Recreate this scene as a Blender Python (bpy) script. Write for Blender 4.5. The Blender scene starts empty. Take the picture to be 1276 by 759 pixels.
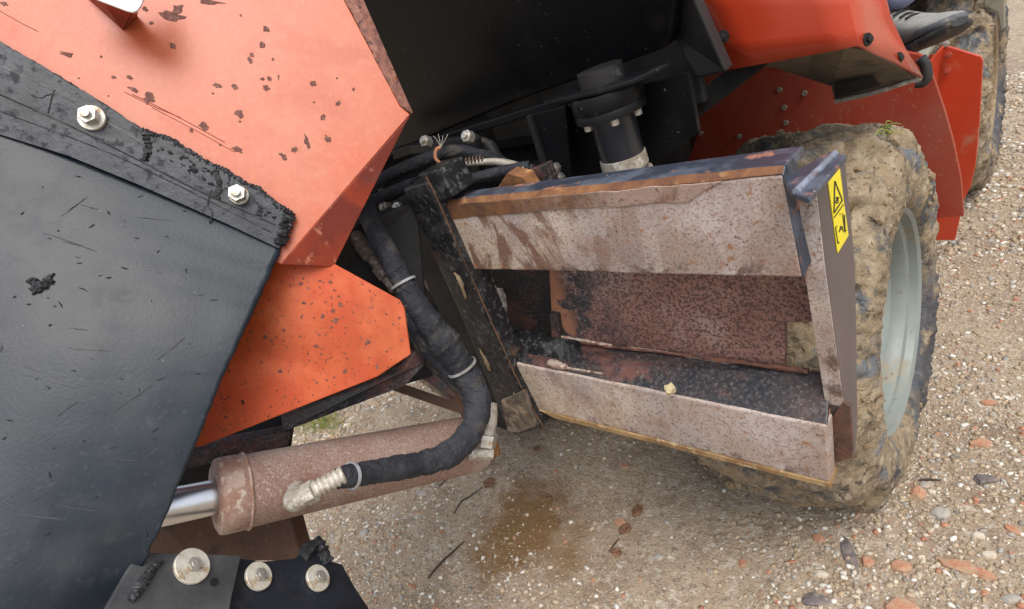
import bpy, bmesh, math, random
import numpy as np
from mathutils import Vector, Matrix
random.seed(7); rng = np.random.default_rng(7)
S = bpy.context.scene
COL = S.collection

# ------------------------------------------------------------------ camera
ya, pi_, ro = -.865, .445, -.382
fwd = np.array([math.sin(ya)*math.cos(pi_), math.cos(ya)*math.cos(pi_), -math.sin(pi_)])
rgt = np.array([math.cos(ya), -math.sin(ya), 0.]); up = np.cross(rgt, fwd)
MC = np.array([rgt*math.cos(ro)+up*math.sin(ro), -rgt*math.sin(ro)+up*math.cos(ro), -fwd])
EYE = np.array([0, 0, 1.22])
cam = bpy.data.cameras.new('camera'); camo = bpy.data.objects.new('camera', cam); COL.objects.link(camo)
cam.sensor_fit = 'HORIZONTAL'; cam.sensor_width = 36; cam.lens = 36*714/1276
cam.clip_start = .02; cam.clip_end = 2000
camo.matrix_world = Matrix([list(MC.T[i])+[EYE[i]] for i in range(3)]+[[0, 0, 0, 1]])
S.camera = camo
# ------------------------------------------------------------------ sky, sun, exposure (overcast)
SUN_EL, SUN_AZ = math.radians(62), math.radians(120)     # azimuth from +y towards +x
W = bpy.data.worlds.new('World'); S.world = W; W.use_nodes = True
wn = W.node_tree; bg = wn.nodes['Background']
sky = wn.nodes.new('ShaderNodeTexSky'); sky.sky_type = 'NISHITA'; sky.sun_disc = False
sky.sun_elevation = SUN_EL; sky.sun_rotation = SUN_AZ; sky.dust_density = 4; sky.air_density = 1.0
hs = wn.nodes.new('ShaderNodeHueSaturation'); hs.inputs['Saturation'].default_value = .5
wn.links.new(sky.outputs[0], hs.inputs['Color']); wn.links.new(hs.outputs[0], bg.inputs[0])
bg.inputs[1].default_value = .15
sl = bpy.data.lights.new('sun', 'SUN'); sl.energy = 1.2; sl.angle = math.radians(40); sl.color = (1, .96, .9)
so = bpy.data.objects.new('sun', sl); COL.objects.link(so)
sd = Vector((math.sin(SUN_AZ)*math.cos(SUN_EL), math.cos(SUN_AZ)*math.cos(SUN_EL), math.sin(SUN_EL)))
so.rotation_euler = sd.to_track_quat('Z', 'Y').to_euler(); so.location = (3, -3, 6)
S.view_settings.view_transform = 'Standard'; S.view_settings.look = 'None'
S.view_settings.exposure = .68; S.view_settings.gamma = 1

# ------------------------------------------------------------------ measuring: photo pixel -> point on a known plane of the place
def ray(u, v): return MC.T @ np.array([(u-638)/714, (380-v)/714, -1.])
def at(u, v, **k):
    (a, val), = k.items(); i = 'xyz'.index(a); r = ray(u, v); return EYE + r*(val-EYE[i])/r[i]
def dep(u, v, d): return EYE + ray(u, v)*d
def onp(u, v, p, n): r = ray(u, v); return EYE + r*(np.dot(p-EYE, n)/np.dot(r, n))
def unit(v): v = np.array(v, float); return v/np.linalg.norm(v)

# ------------------------------------------------------------------ objects
WL = {}
def link(o, parent=None, loc=(0, 0, 0)):
    COL.objects.link(o); loc = np.array(loc, float)
    if parent is not None:
        o.parent = parent; o.location = loc-WL[parent.name]
    else: o.location = loc
    WL[o.name] = loc; return o
def tag(o, label=None, cat=None, group=None, kind=None):
    for k, v in (('label', label), ('category', cat), ('group', group), ('kind', kind)):
        if v: o[k] = v
    return o
def thing(name, loc, label, cat, group=None):
    o = bpy.data.objects.new(name, None); o.empty_display_size = .05
    link(o, None, loc); return tag(o, label, cat, group)
def mesh(name, v, f, m, parent=None, smooth=False, bevel=0, seg=2, centre=True, kind=None):
    v = np.array(v, float); c = (v.min(0)+v.max(0))/2 if centre else np.zeros(3)
    me = bpy.data.meshes.new(name); me.from_pydata((v-c).tolist(), [], [list(map(int, x)) for x in f]); me.update()
    bm = bmesh.new(); bm.from_mesh(me); bmesh.ops.recalc_face_normals(bm, faces=bm.faces); bm.to_mesh(me); bm.free()
    if m: me.materials.append(m)
    if smooth:
        me.polygons.foreach_set('use_smooth', [True]*len(me.polygons))
        if smooth != 'all':
            bm = bmesh.new(); bm.from_mesh(me)
            for e in bm.edges:
                if len(e.link_faces) == 2 and e.calc_face_angle(0) > .65: e.smooth = False
            bm.to_mesh(me); bm.free()
    o = link(bpy.data.objects.new(name, me), parent, c)
    if bevel:
        b = o.modifiers.new('bevel', 'BEVEL'); b.width = bevel; b.segments = seg; b.limit_method = 'ANGLE'; b.angle_limit = .5
        b.harden_normals = False
    if kind: o['kind'] = kind
    return o
class MB:
    def __init__(s): s.v = []; s.f = []
    def add(s, v, f):
        n = len(s.v); s.v += [tuple(p) for p in v]; s.f += [[i+n for i in q] for q in f]; return s
    def prism(s, pts, off):
        p = np.array(pts, float); q = p+np.array(off); n = len(p)
        return s.add(list(p)+list(q), [list(range(n)), list(range(2*n-1, n-1, -1))]+[[i, (i+1) % n, n+(i+1) % n, n+i] for i in range(n)])
    def box(s, a, b):
        x0, y0, z0 = a; x1, y1, z1 = b
        return s.prism([(x0, y0, z0), (x1, y0, z0), (x1, y1, z0), (x0, y1, z0)], (0, 0, z1-z0))
    def cyl(s, a, b, r, r2=None, n=20):
        a = np.array(a, float); b = np.array(b, float); r2 = r if r2 is None else r2
        u, w = frame(b-a); t = np.arange(n)*2*np.pi/n
        c = np.cos(t)[:, None]*u+np.sin(t)[:, None]*w
        return s.add(list(a+r*c)+list(b+r2*c), [list(range(n))[::-1], list(range(n, 2*n))]+[[i, (i+1) % n, n+(i+1) % n, n+i] for i in range(n)])
    def lathe(s, a, axis, prof, n=32):
        a = np.array(a, float); ax = unit(axis); u, w = frame(ax); t = np.arange(n)*2*np.pi/n
        c = np.cos(t)[:, None]*u+np.sin(t)[:, None]*w; v = []
        for r, h in prof: v += list(a+ax*h+r*c)
        f = [[k*n+i, k*n+(i+1) % n, (k+1)*n+(i+1) % n, (k+1)*n+i] for k in range(len(prof)-1) for i in range(n)]
        return s.add(v, f)
    def tube(s, pts, rad, n=12, sub=6, wob=0, flat=1):
        P_, R_ = smooth_path(pts, rad, sub); N = len(P_); v = []; u = None
        for k in range(N):
            d = unit(P_[min(k+1, N-1)]-P_[max(k-1, 0)])
            if u is None: u, w = frame(d)
            else: u = unit(u-d*np.dot(u, d)); w = np.cross(d, u)
            t = np.arange(n)*2*np.pi/n
            rr = R_[k]*(1+wob*(rng.random(n)-.5))
            v += list(P_[k]+(rr*np.cos(t))[:, None]*u+(rr*flat*np.sin(t))[:, None]*w)
        f = [[k*n+i, k*n+(i+1) % n, (k+1)*n+(i+1) % n, (k+1)*n+i] for k in range(N-1) for i in range(n)]
        f += [list(range(n))[::-1], list(range((N-1)*n, N*n))]
        return s.add(v, f)
    def out(s, name, m, parent=None, **k): return mesh(name, s.v, s.f, m, parent, **k)
def frame(d):
    d = unit(d); h = np.array([0, 0, 1.]) if abs(d[2]) < .9 else np.array([1., 0, 0])
    u = unit(np.cross(h, d)); return u, np.cross(d, u)
def smooth_path(pts, rad, sub):
    p = np.array(pts, float); n = len(p); r = np.full(n, rad, float) if np.isscalar(rad) else np.array(rad, float)
    P_, R_ = [], []
    for i in range(n-1):
        a, b, c, d = p[max(i-1, 0)], p[i], p[i+1], p[min(i+2, n-1)]
        for t in np.arange(sub)/sub:
            P_.append(.5*(2*b+(c-a)*t+(2*a-5*b+4*c-d)*t*t+(3*b-a-3*c+d)*t**3)); R_.append(r[i]*(1-t)+r[i+1]*t)
    P_.append(p[-1]); R_.append(r[-1]); return np.array(P_), np.array(R_)

# ------------------------------------------------------------------ value noise for real relief
_T = rng.random((256, 256))
def vn(x, y, s, k=0):
    x = np.asarray(x)*s+17.3*k+101.7; y = np.asarray(y)*s+9.1*k+53.1
    i = np.floor(x).astype(int); j = np.floor(y).astype(int); a = x-i; b = y-j
    a = a*a*(3-2*a); b = b*b*(3-2*b); g = lambda p, q: _T[p % 256, q % 256]
    return (g(i, j)*(1-a)+g(i+1, j)*a)*(1-b)+(g(i, j+1)*(1-a)+g(i+1, j+1)*a)*b-.5

# ------------------------------------------------------------------ materials
class Mat:
    """a node chain: base colour, then layers (colour, scale, threshold, softness) mixed over it, plus relief"""
    def __init__(s, name, base, rough=.6, metal=0, spec=.5):
        s.m = bpy.data.materials.new(name); s.m.use_nodes = True; s.t = s.m.node_tree; s.N = s.t.nodes
        s.b = s.N['Principled BSDF']; s.b.inputs['Metallic'].default_value = metal
        s.b.inputs['Specular IOR Level'].default_value = spec
        s.tc = s.N.new('ShaderNodeTexCoord').outputs['Object']
        c = s.N.new('ShaderNodeRGB'); c.outputs[0].default_value = (*base, 1); s.c = c.outputs[0]
        r = s.N.new('ShaderNodeValue'); r.outputs[0].default_value = rough; s.r = r.outputs[0]; s.h = None
    def L(s, a, b): s.t.links.new(a, b)
    def map(s, sc=(1, 1, 1), rot=(0, 0, 0)):
        n = s.N.new('ShaderNodeMapping'); n.inputs['Scale'].default_value = sc; n.inputs['Rotation'].default_value = rot
        s.L(s.tc, n.inputs['Vector']); return n.outputs[0]
    def noise(s, scale, detail=4, rough=.6, dist=0, vec=None, kind='noise', off=0):
        if kind == 'noise':
            n = s.N.new('ShaderNodeTexNoise'); n.inputs['Detail'].default_value = detail
            n.inputs['Roughness'].default_value = rough; n.inputs['Distortion'].default_value = dist
        else:
            n = s.N.new('ShaderNodeTexVoronoi'); n.feature = 'F1'
        n.inputs['Scale'].default_value = scale
        if off:
            ad = s.N.new('ShaderNodeVectorMath'); ad.operation = 'ADD'; ad.inputs[1].default_value = (off, off*.7, -off)
            s.L(vec or s.tc, ad.inputs[0]); s.L(ad.outputs[0], n.inputs['Vector'])
        else: s.L(vec or s.tc, n.inputs['Vector'])
        return n.outputs[0]
    def ramp(s, v, a, b, lo=0., hi=1.):
        n = s.N.new('ShaderNodeMapRange'); n.inputs[1].default_value = a; n.inputs[2].default_value = b
        n.inputs[3].default_value = lo; n.inputs[4].default_value = hi; s.L(v, n.inputs[0]); return n.outputs[0]
    def mul(s, a, b, op='MULTIPLY'):
        n = s.N.new('ShaderNodeMath'); n.operation = op
        for i, x in enumerate((a, b)):
            if isinstance(x, (int, float)): n.inputs[i].default_value = x
            else: s.L(x, n.inputs[i])
        return n.outputs[0]
    def layer(s, col, scale=0, thr=.5, soft=.05, amount=1, rough=None, detail=5, dist=0, vec=None, kind='noise', mask=None, h=0, off=0, inv=False):
        if mask is None:
            v = s.noise(scale, detail, .62, dist, vec, kind, off)
            mask = s.ramp(v, thr+soft, thr-soft) if (inv or kind != 'noise') else s.ramp(v, thr-soft, thr+soft)
        if amount != 1: mask = s.mul(mask, amount)
        mx = s.N.new('ShaderNodeMix'); mx.data_type = 'RGBA'; mx.clamp_factor = True
        s.L(mask, mx.inputs[0]); s.L(s.c, mx.inputs[6])
        if isinstance(col, tuple): mx.inputs[7].default_value = (*col, 1)
        else: s.L(col, mx.inputs[7])
        s.c = mx.outputs[2]
        if rough is not None:
            m2 = s.N.new('ShaderNodeMix'); s.L(mask, m2.inputs[0]); s.L(s.r, m2.inputs[2]); m2.inputs[3].default_value = rough; s.r = m2.outputs[0]
        if h: s.relief(mask, h)
        return s
    def relief(s, v, w):
        v = s.mul(v, w); s.h = v if s.h is None else s.mul(s.h, v, 'ADD'); return s
    def bumpn(s, scale, w, detail=5, dist=0, vec=None, kind='noise'): return s.relief(s.noise(scale, detail, .6, dist, vec, kind), w)
    def done(s, dist=1.0, coat=0):
        s.L(s.c, s.b.inputs['Base Color']); s.L(s.r, s.b.inputs['Roughness'])
        if s.h is not None:
            n = s.N.new('ShaderNodeBump'); n.inputs['Distance'].default_value = dist; n.inputs['Strength'].default_value = 1
            s.L(s.h, n.inputs['Height']); s.L(n.outputs[0], s.b.inputs['Normal'])
        if coat: s.b.inputs['Coat Weight'].default_value = coat; s.b.inputs['Coat Roughness'].default_value = .15
        return s.m
MUD = (.27, .19, .105)
ORANGE = (.56, .068, .018)
m_orange = (Mat('orange_paint', ORANGE, .34).layer((.64, .11, .04), 3, .5, .2, .5).layer((.40, .16, .07), 9, .66, .05, .5, .6)
            .layer((.07, .03, .02), 60, .735, .015, 1, .8, 6, h=-.0002).layer((.45, .30, .2), 16, .70, .06, .35, .7, off=3).bumpn(6, .0012, 3).bumpn(300, .00003).done())
m_blade = (Mat('sky_sheen_orange_paint', (.42, .082, .028), .34, 0, .45).layer((.45, .13, .066), 4, .5, .25, .6, .42, dist=1).layer((.40, .10, .05), 5, .58, .05, .6, .5, 7, dist=1.5, off=21).layer((.50, .22, .14), 9, .60, .1, .5, .55, 7, off=27).layer((.48, .05, .012), 7, .62, .08, .5, off=2)  # pale pink tones put the upper plate's sky sheen into its colour
           .layer((.07, .025, .018), 42, .75, .012, 1, .8, 6, off=5).layer((.62, .24, .15), 120, .6, .1, .2).bumpn(5, .0016, 3).bumpn(400, .00003).done())
fm_ = Mat('scraped_orange_paint', (.27, .034, .010), .45); fv_ = fm_.map((1, .35, .35), (.4, .2, .9))
m_flange = (fm_.layer((.14, .018, .010), 26, .48, .08, .9, .5, 7, vec=fv_).layer((.50, .20, .12), 110, .62, .04, .7, .5, 6, vec=fv_, off=5)
            .layer((.75, .35, .22), 90, .70, .03, .7, .6).layer((.10, .03, .02), 24, .66, .04, .8, .8).bumpn(40, .0015).done())
m_cutedge = (Mat('rusty_cut_edge', (.16, .07, .055), .75).layer((.30, .13, .09), 60, .5, .1).layer((.40, .07, .02), 22, .62, .05).layer((.06, .03, .028), 110, .6, .05).bumpn(90, .003).done())
m_red = (Mat('red_paint', (.44, .040, .014), .30).layer((.50, .075, .03), 5, .55, .15, .5).layer((.34, .20, .12), 10, .68, .08, .55, .7)
         .layer((.38, .24, .15), 170, .68, .05, .5, .7).bumpn(4, .001, 3).done(coat=.25))
m_reddull = (Mat('dusty_red_paint', (.29, .027, .012), .45).layer((.26, .10, .06), 5, .52, .15, .45, .75).layer((.33, .22, .14), 120, .66, .05, .6, .8)
             .layer((.40, .28, .18), 14, .70, .05, .6, .8, off=2).bumpn(5, .001, 3).done())
m_black = (Mat('black_paint', (.004, .0045, .0055), .32, 0, .16).layer((.012, .0125, .0135), 4, .54, .15, .8, .45).layer((.22, .22, .22), 60, .72, .012, .8, .7).layer((.22, .21, .2), 150, .70, .02, .6, .8).layer((.045, .038, .03), 7, .66, .08, .4, .7, off=3).bumpn(25, .0006).done())
m_blackworn = (Mat('worn_black_paint', (.010, .0105, .012), .45, 0, .4).layer((.075, .078, .08), 22, .57, .07, .75, .5, 8, dist=.8).layer((.14, .14, .135), 90, .60, .06, .6, .5, 4, off=7)
               .layer((.17, .075, .035), 12, .66, .05, .9, .85, off=4).layer((.24, .19, .13), 34, .70, .04, .9, .9, h=.0008).layer((.3, .28, .26), 150, .70, .03, .5).bumpn(60, .0012).done())
m_guard = (Mat('dusty_black_guard', (.009, .009, .010), .5, 0, .3).layer((.026, .025, .024), 6, .52, .15, .8, .6).layer((.20, .19, .18), 150, .69, .03, .6, .7).layer((.12, .11, .10), 40, .68, .04, .5, .7).bumpn(40, .0008).done())
m_bluetop = (Mat('chipped_black_top', (.035, .042, .06), .36).layer((.11, .13, .17), 20, .55, .07, .7, .35, 7).layer((.30, .13, .08), 28, .62, .04, .9, .8, 7, off=2)
             .layer((.45, .36, .28), 60, .70, .03, .8, .8).bumpn(60, .001).done())
def m_pink(name, stains=.9):
    a = Mat(name, (.42, .345, .31), .55)
    st = a.map((1.7, 1, .6), (0, .42, 0))
    sx = a.N.new('ShaderNodeSeparateXYZ'); a.L(a.tc, sx.inputs[0])
    left = a.ramp(sx.outputs[0], .16, -.10, .2, 1)
    a.layer((.30, .225, .19), 5, .5, .12, .85, dist=1.2).layer((.36, .345, .34), 3.5, .55, .06, .7, .45, 7, off=41).layer((.53, .435, .32), 0, mask=a.mul(a.ramp(a.noise(6, 4, off=5), .42, .58), left), amount=.8).layer((.55, .49, .47), 15, .56, .08, .6, off=9)
    a.layer((.15, .075, .045), 0, mask=a.mul(a.ramp(a.noise(5.5, 6, .62, 1.6, st), .50, .56), left), amount=stains, rough=.8)
    a.layer((.10, .09, .085), 0, mask=a.mul(a.ramp(a.noise(6, 5, .6, .8, st, off=11), .62, .68), left), amount=.7)
    a.layer((.17, .085, .06), 300, .57, .07, .6, .85, 2).layer((.07, .035, .025), 160, .66, .03, .85, .85, 3, off=4).layer((.30, .135, .05), 60, .635, .04, .85, .85, 5, off=7).layer((.24, .13, .09), 0, mask=a.mul(a.ramp(a.noise(4.5, 6, .6, 1, off=31), .56, .62), a.ramp(sx.outputs[2], .01, -.05)), amount=.8).layer((.09, .05, .035), 0, mask=a.mul(a.ramp(a.noise(22, 6, .65, .6, off=51), .52, .60), a.ramp(sx.outputs[2], -.038, -.056)), amount=.85)
    a.layer((.46, .41, .38), 240, .62, .05, .45, off=1).bumpn(240, .0006, 3).bumpn(14, .001)
    return a.done()
m_rail = m_pink('rust_bloomed_steel', .95); m_rail2 = m_pink('rust_pink_steel', .3)
w_m = Mat('pitted_rusty_steel', (.30, .165, .135), .62)
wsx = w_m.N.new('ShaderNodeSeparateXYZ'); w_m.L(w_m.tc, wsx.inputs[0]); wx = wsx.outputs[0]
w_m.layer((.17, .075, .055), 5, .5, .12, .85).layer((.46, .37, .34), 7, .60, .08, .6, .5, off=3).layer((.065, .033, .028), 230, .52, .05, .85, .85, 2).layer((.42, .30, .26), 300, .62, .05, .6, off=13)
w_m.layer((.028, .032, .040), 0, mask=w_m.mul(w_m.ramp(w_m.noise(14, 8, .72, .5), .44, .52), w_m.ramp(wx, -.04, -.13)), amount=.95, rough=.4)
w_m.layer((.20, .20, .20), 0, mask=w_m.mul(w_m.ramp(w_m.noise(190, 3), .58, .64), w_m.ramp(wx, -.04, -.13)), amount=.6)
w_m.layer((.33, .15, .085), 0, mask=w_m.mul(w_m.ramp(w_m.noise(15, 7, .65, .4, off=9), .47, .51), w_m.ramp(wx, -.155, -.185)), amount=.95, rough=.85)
m_web = w_m.bumpn(230, .0012, 3).bumpn(16, .001).done()
m_rustedge = (Mat('rust_orange_edge', (.22, .095, .034), .75).layer((.11, .045, .022), 18, .50, .1, .9, dist=1).layer((.46, .27, .11), 30, .62, .06, .8, off=2)
              .layer((.06, .045, .04), 12, .68, .04, .8).bumpn(80, .002).done())
m_tanedge = (Mat('mud_rust_edge', (.32, .21, .095), .85).layer((.16, .08, .03), 20, .50, .1, .9).layer((.55, .42, .25), 40, .6, .06, .6).bumpn(90, .002).done())
m_dark = (Mat('dark_rust_steel', (.05, .030, .026), .55).layer((.015, .016, .020), 9, .46, .08, .95, .42, 7).layer((.15, .055, .04), 12, .58, .05, .8, .75, 7, off=4).layer((.10, .09, .09), 170, .56, .06, .6, .6)
          .layer((.38, .33, .30), 190, .66, .04, .55, .8).bumpn(90, .0014).done())
m_endface = (Mat('grey_primer_steel', (.095, .075, .072), .5).layer((.125, .098, .092), 8, .5, .15, .8).layer((.42, .13, .07), 14, .70, .03, .9, .7, off=6).layer((.035, .03, .03), 90, .71, .02, .9)
             .layer((.30, .25, .24), 140, .68, .04, .5).bumpn(120, .0005).done())
m_rubber = Mat('dusty_sky_tinted_rubber', (.005, .009, .015), .36, 0, .36)  # dust, plus the sky's reflection put into the bluish colours
rs_ = m_rubber.map((.35, 2.2, 2.6), (.5, .1, .2))
m_rubber = (m_rubber.layer((.011, .018, .028), 3, .48, .2, .9, .42, dist=.6).layer((.030, .035, .036), 8, .58, .1, .5, .55, 7, off=2).layer((.024, .030, .038), 12, .60, .06, .6, .5, 7, vec=rs_, off=11).layer((.042, .049, .056), 40, .64, .05, .5, .5, 6, vec=rs_, off=17)
            .layer((.016, .017, .019), 12, .64, .06, .5, .55, 6, dist=.6, off=4).layer((.25, .26, .26), 85, .745, .012, .8, .7, 3, off=3).layer((.012, .012, .014), 55, .735, .012, .9, .6, 2, off=6))
m_rubber.bumpn(5, .0006, 2).bumpn(26, .00022, 4).bumpn(220, .00025); m_rubber = m_rubber.done()
m_strip = (Mat('torn_rubber_strip', (.007, .009, .013), .46, 0, .4).layer((.022, .028, .040), 11, .52, .14, .8, .4, 6).layer((.010, .010, .012), 60, .6, .05, .8, .8).bumpn(22, .0013).bumpn(120, .0007).done())
m_tear = (Mat('torn_rubber_edge', (.012, .012, .014), .75).layer((.05, .052, .06), 60, .56, .08, .8, .5).bumpn(70, .006).done())
m_zinc = (Mat('zinc_plated_steel', (.52, .51, .47), .34, .75).layer((.40, .37, .30), 40, .55, .1, .8, .55).layer((.36, .22, .10), 70, .62, .05, .7, .8).bumpn(150, .0006).done())
m_washer = (Mat('stained_zinc_washer', (.58, .56, .50), .5, .25).layer((.42, .38, .28), 50, .52, .1, .8).layer((.30, .17, .07), 80, .60, .05, .85, .8).layer((.06, .05, .04), 130, .66, .04, .8).bumpn(150, .0008).done())
m_chrome = (Mat('chrome_rod', (.60, .61, .63), .30, 1).layer((.5, .48, .45), 60, .6, .1, .4, .3).done())
m_barrel = (Mat('rusted_barrel', (.33, .235, .195), .66).layer((.22, .125, .095), 6, .5, .1, .9, None, 7).layer((.40, .35, .31), 5, .58, .07, .7, None, 7, off=9).layer((.17, .085, .06), 330, .54, .08, .6, .85, 2).layer((.46, .39, .33), 200, .60, .06, .6, off=2)
            .layer((.07, .055, .045), 6, .66, .06, .75, .8, off=6).bumpn(170, .0012, 3).done())
m_gland = (Mat('gland_steel', (.34, .26, .21), .6).layer((.22, .11, .075), 16, .47, .07, .9, .8).layer((.52, .47, .4), 60, .6, .05, .6).bumpn(90, .0012).done())
m_sleeve = (Mat('black_textile_sleeve', (.012, .013, .017), .82, 0, .3).layer((.030, .032, .040), 16, .5, .15, .8).layer((.10, .085, .065), 22, .62, .07, .6, None, 7).layer((.05, .052, .06), 9, .56, .1, .6, off=7).bumpn(18, .013, 4, 1.4).bumpn(60, .003, 3).bumpn(500, .0004, 1).done())
m_hose = (Mat('black_hose_rubber', (.012, .012, .014), .5).layer((.05, .045, .04), 20, .55, .1, .7).bumpn(80, .001).done())
m_fit = (Mat('mud_greyed_fitting', (.40, .38, .33), .5, .25).layer((.27, .22, .16), 40, .5, .1, .85).layer((.6, .58, .53), 70, .58, .06, .8).layer((.15, .12, .09), 60, .66, .05, .8).bumpn(120, .0015).done())
m_tie = Mat('pale_cable_tie', (.30, .31, .33), .5).layer((.18, .15, .11), 60, .55, .1, .7).done()
m_tyre = (Mat('muddy_tyre_rubber', (.042, .048, .058), .62).layer((.10, .115, .13), 10, .55, .08, .6)
          .layer((.27, .205, .125), 7, .43, .05, .97, .95, 8, dist=.8, h=.004).layer((.145, .108, .068), 18, .57, .06, .85, .95, 7, off=3).layer((.36, .295, .205), 30, .57, .06, .75, .95, 7, off=5)
          .layer((.06, .045, .03), 34, .66, .03, .8, .95, off=9).layer((.10, .12, .14), 13, .60, .04, .85, .65, 7, off=21).layer((.03, .025, .02), 55, .63, .04, .8, .95, 5, off=27))
sx_ = m_tyre.N.new('ShaderNodeSeparateXYZ'); m_tyre.L(m_tyre.tc, sx_.inputs[0])
wipe = m_tyre.mul(m_tyre.ramp(sx_.outputs[2], .02, -.10), m_tyre.mul(m_tyre.ramp(sx_.outputs[1], -.02, .10), m_tyre.mul(m_tyre.ramp(sx_.outputs[0], .10, .14), m_tyre.ramp(m_tyre.noise(12, 6), .36, .44))))
m_tyre.layer((.040, .046, .062), mask=wipe, amount=.9, rough=.45).bumpn(38, .009, 7).bumpn(150, .004); m_tyre = m_tyre.done()
m_mud = (Mat('dried_mud', (.24, .18, .115), .95).layer((.19, .13, .07), 20, .52, .08, .8).layer((.42, .33, .21), 45, .6, .06, .7).layer((.08, .06, .04), 50, .68, .03, .7).bumpn(60, .006, 7).done())
m_rim = (Mat('grey_wheel_rim', (.21, .235, .215), .42).layer((.15, .175, .16), 6, .5, .15, .7).layer((.28, .22, .14), 11, .58, .06, .75, .85, 7).layer((.10, .08, .06), 45, .66, .04, .7, .85).layer((.25, .19, .11), 100, .72, .03, .8).bumpn(60, .0006).done())
m_ground_under = (Mat('underside_steel', (.09, .075, .06), .75).layer((.19, .145, .10), 9, .5, .12, .8).layer((.03, .027, .025), 18, .62, .06, .8).bumpn(60, .003).done())
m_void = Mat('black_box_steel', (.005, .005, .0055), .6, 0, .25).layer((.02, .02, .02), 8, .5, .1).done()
m_yellow = (Mat('yellow_vinyl', (.82, .68, .01), .35).layer((.65, .5, .03), 60, .62, .06, .5).done())
m_ink = Mat('black_print', (.012, .012, .012), .5).done()
m_white = (Mat('white_plate', (.78, .79, .80), .35).layer((.6, .6, .6), 20, .6, .1, .5).done())
m_greyplate = (Mat('grey_steel_plate', (.05, .053, .056), .42, .2).layer((.14, .145, .15), 9, .52, .15, .8).layer((.2, .15, .1), 40, .68, .05, .6).bumpn(60, .0006).done())
m_brown = (Mat('brown_rusty_beam', (.085, .042, .024), .72).layer((.17, .085, .045), 12, .54, .08, .8).layer((.03, .02, .016), 24, .58, .07, .8).layer((.26, .17, .10), 50, .68, .05, .7).bumpn(60, .002).done())
m_fender = (Mat('dirty_grey_fender', (.20, .20, .165), .7).layer((.29, .26, .19), 8, .5, .12, .8).layer((.10, .095, .08), 20, .62, .06, .7).bumpn(40, .002).done())
m_denim = (Mat('blue_grey_denim', (.16, .18, .30), .9).layer((.22, .24, .37), 12, .5, .15, .8).layer((.10, .11, .18), 25, .6, .08, .6).bumpn(35, .006, 5).bumpn(700, .0004, 1).done())
m_shoe = (Mat('grey_shoe_leather', (.21, .205, .19), .75).layer((.28, .275, .255), 20, .5, .1, .8).layer((.20, .17, .12), 30, .6, .08, .7).bumpn(120, .0012).done())
m_toecap = (Mat('dark_grey_toe_guard', (.075, .08, .09), .7).layer((.2, .18, .15), 40, .6, .06, .8).bumpn(90, .001).done())
m_sole = (Mat('black_shoe_sole', (.02, .021, .023), .6).layer((.2, .16, .11), 40, .62, .05, .7).done())
m_lace = Mat('black_lace', (.01, .01, .012), .8).done()
m_skin = Mat('skin', (.52, .31, .22), .55).done()
m_shirt = Mat('dark_blue_shirt', (.03, .04, .08), .9).bumpn(30, .005).done()
m_hair = Mat('brown_hair', (.05, .03, .02), .7).done()
m_copper = Mat('bare_copper_wire', (.55, .24, .11), .5).layer((.3, .12, .05), 60, .5, .1).done()
m_spring = Mat('rusty_spring_steel', (.10, .06, .045), .6).done()
m_brick = (Mat('orange_brick', (.37, .145, .08), .92).layer((.42, .24, .15), 60, .5, .12, .8).layer((.35, .26, .17), 50, .50, .08, .85, off=3).layer((.30, .22, .14), 160, .56, .06, .7).bumpn(150, .002).done())
m_slate = (Mat('dark_slate', (.10, .085, .085), .85).layer((.18, .15, .14), 60, .5, .12).layer((.28, .22, .16), 90, .62, .06, .7).bumpn(120, .002).done())
m_stone = (Mat('pale_stone', (.50, .45, .36), .85).layer((.60, .56, .48), 60, .55, .12).layer((.38, .29, .19), 60, .54, .08, .8).bumpn(120, .001).done())
m_gstone = (Mat('grey_stone', (.27, .255, .23), .85).layer((.35, .32, .28), 60, .5, .12).layer((.36, .28, .19), 80, .6, .08, .7).bumpn(120, .001).done())
m_leaf = Mat('brown_dead_leaf', (.11, .055, .03), .8).layer((.2, .1, .05), 60, .5, .1).bumpn(90, .002).done()
m_twig = Mat('dark_twig_bark', (.04, .027, .02), .85).done()
m_grass = Mat('green_grass', (.14, .20, .035), .7).layer((.30, .29, .07), 30, .5, .1).done()

# ------------------------------------------------------------------ ground
def hgt(x, y):
    h = .030*vn(x, y, .55)+.012*vn(x, y, 2.1, 1)+.006*vn(x, y, 7, 2)+.0035*vn(x, y, 22, 3)+.002*vn(x, y, 60, 4)
    return h*np.exp(-np.maximum(0, np.hypot(x+.5, y-1.5)-20)/60)-.006
def grid_axis(a, b, step, far):
    c = list(np.arange(a, b+1e-6, step)); d = step
    lo, hi = [], []
    x = a
    while x > -far: d *= 1.25; x -= d; lo.append(x)
    d = step; x = b
    while x < far: d *= 1.25; x += d; hi.append(x)
    return np.array(lo[::-1]+c+hi)
gx = grid_axis(-2.8, .5, .0085, 600); gy = grid_axis(.0, 3.4, .0085, 600)
X, Y = np.meshgrid(gx, gy); Z = hgt(X, Y)
nx, ny = len(gx), len(gy); i0 = (np.arange(ny-1)[:, None]*nx+np.arange(nx-1)).ravel()
me = bpy.data.meshes.new('ground'); fv = np.stack([i0, i0+1, i0+nx+1, i0+nx], 1)
me.vertices.add(nx*ny); me.vertices.foreach_set('co', np.stack([X, Y, Z], -1).ravel().astype(np.float32))
me.loops.add(fv.size); me.loops.foreach_set('vertex_index', fv.ravel().astype(np.int32))
me.polygons.add(len(fv)); me.polygons.foreach_set('loop_start', np.arange(0, fv.size, 4, dtype=np.int32))
me.polygons.foreach_set('use_smooth', np.ones(len(fv), bool)); me.update()
g = Mat('sandy_gravel', (.375, .30, .215), .95, 0, .25)
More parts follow.
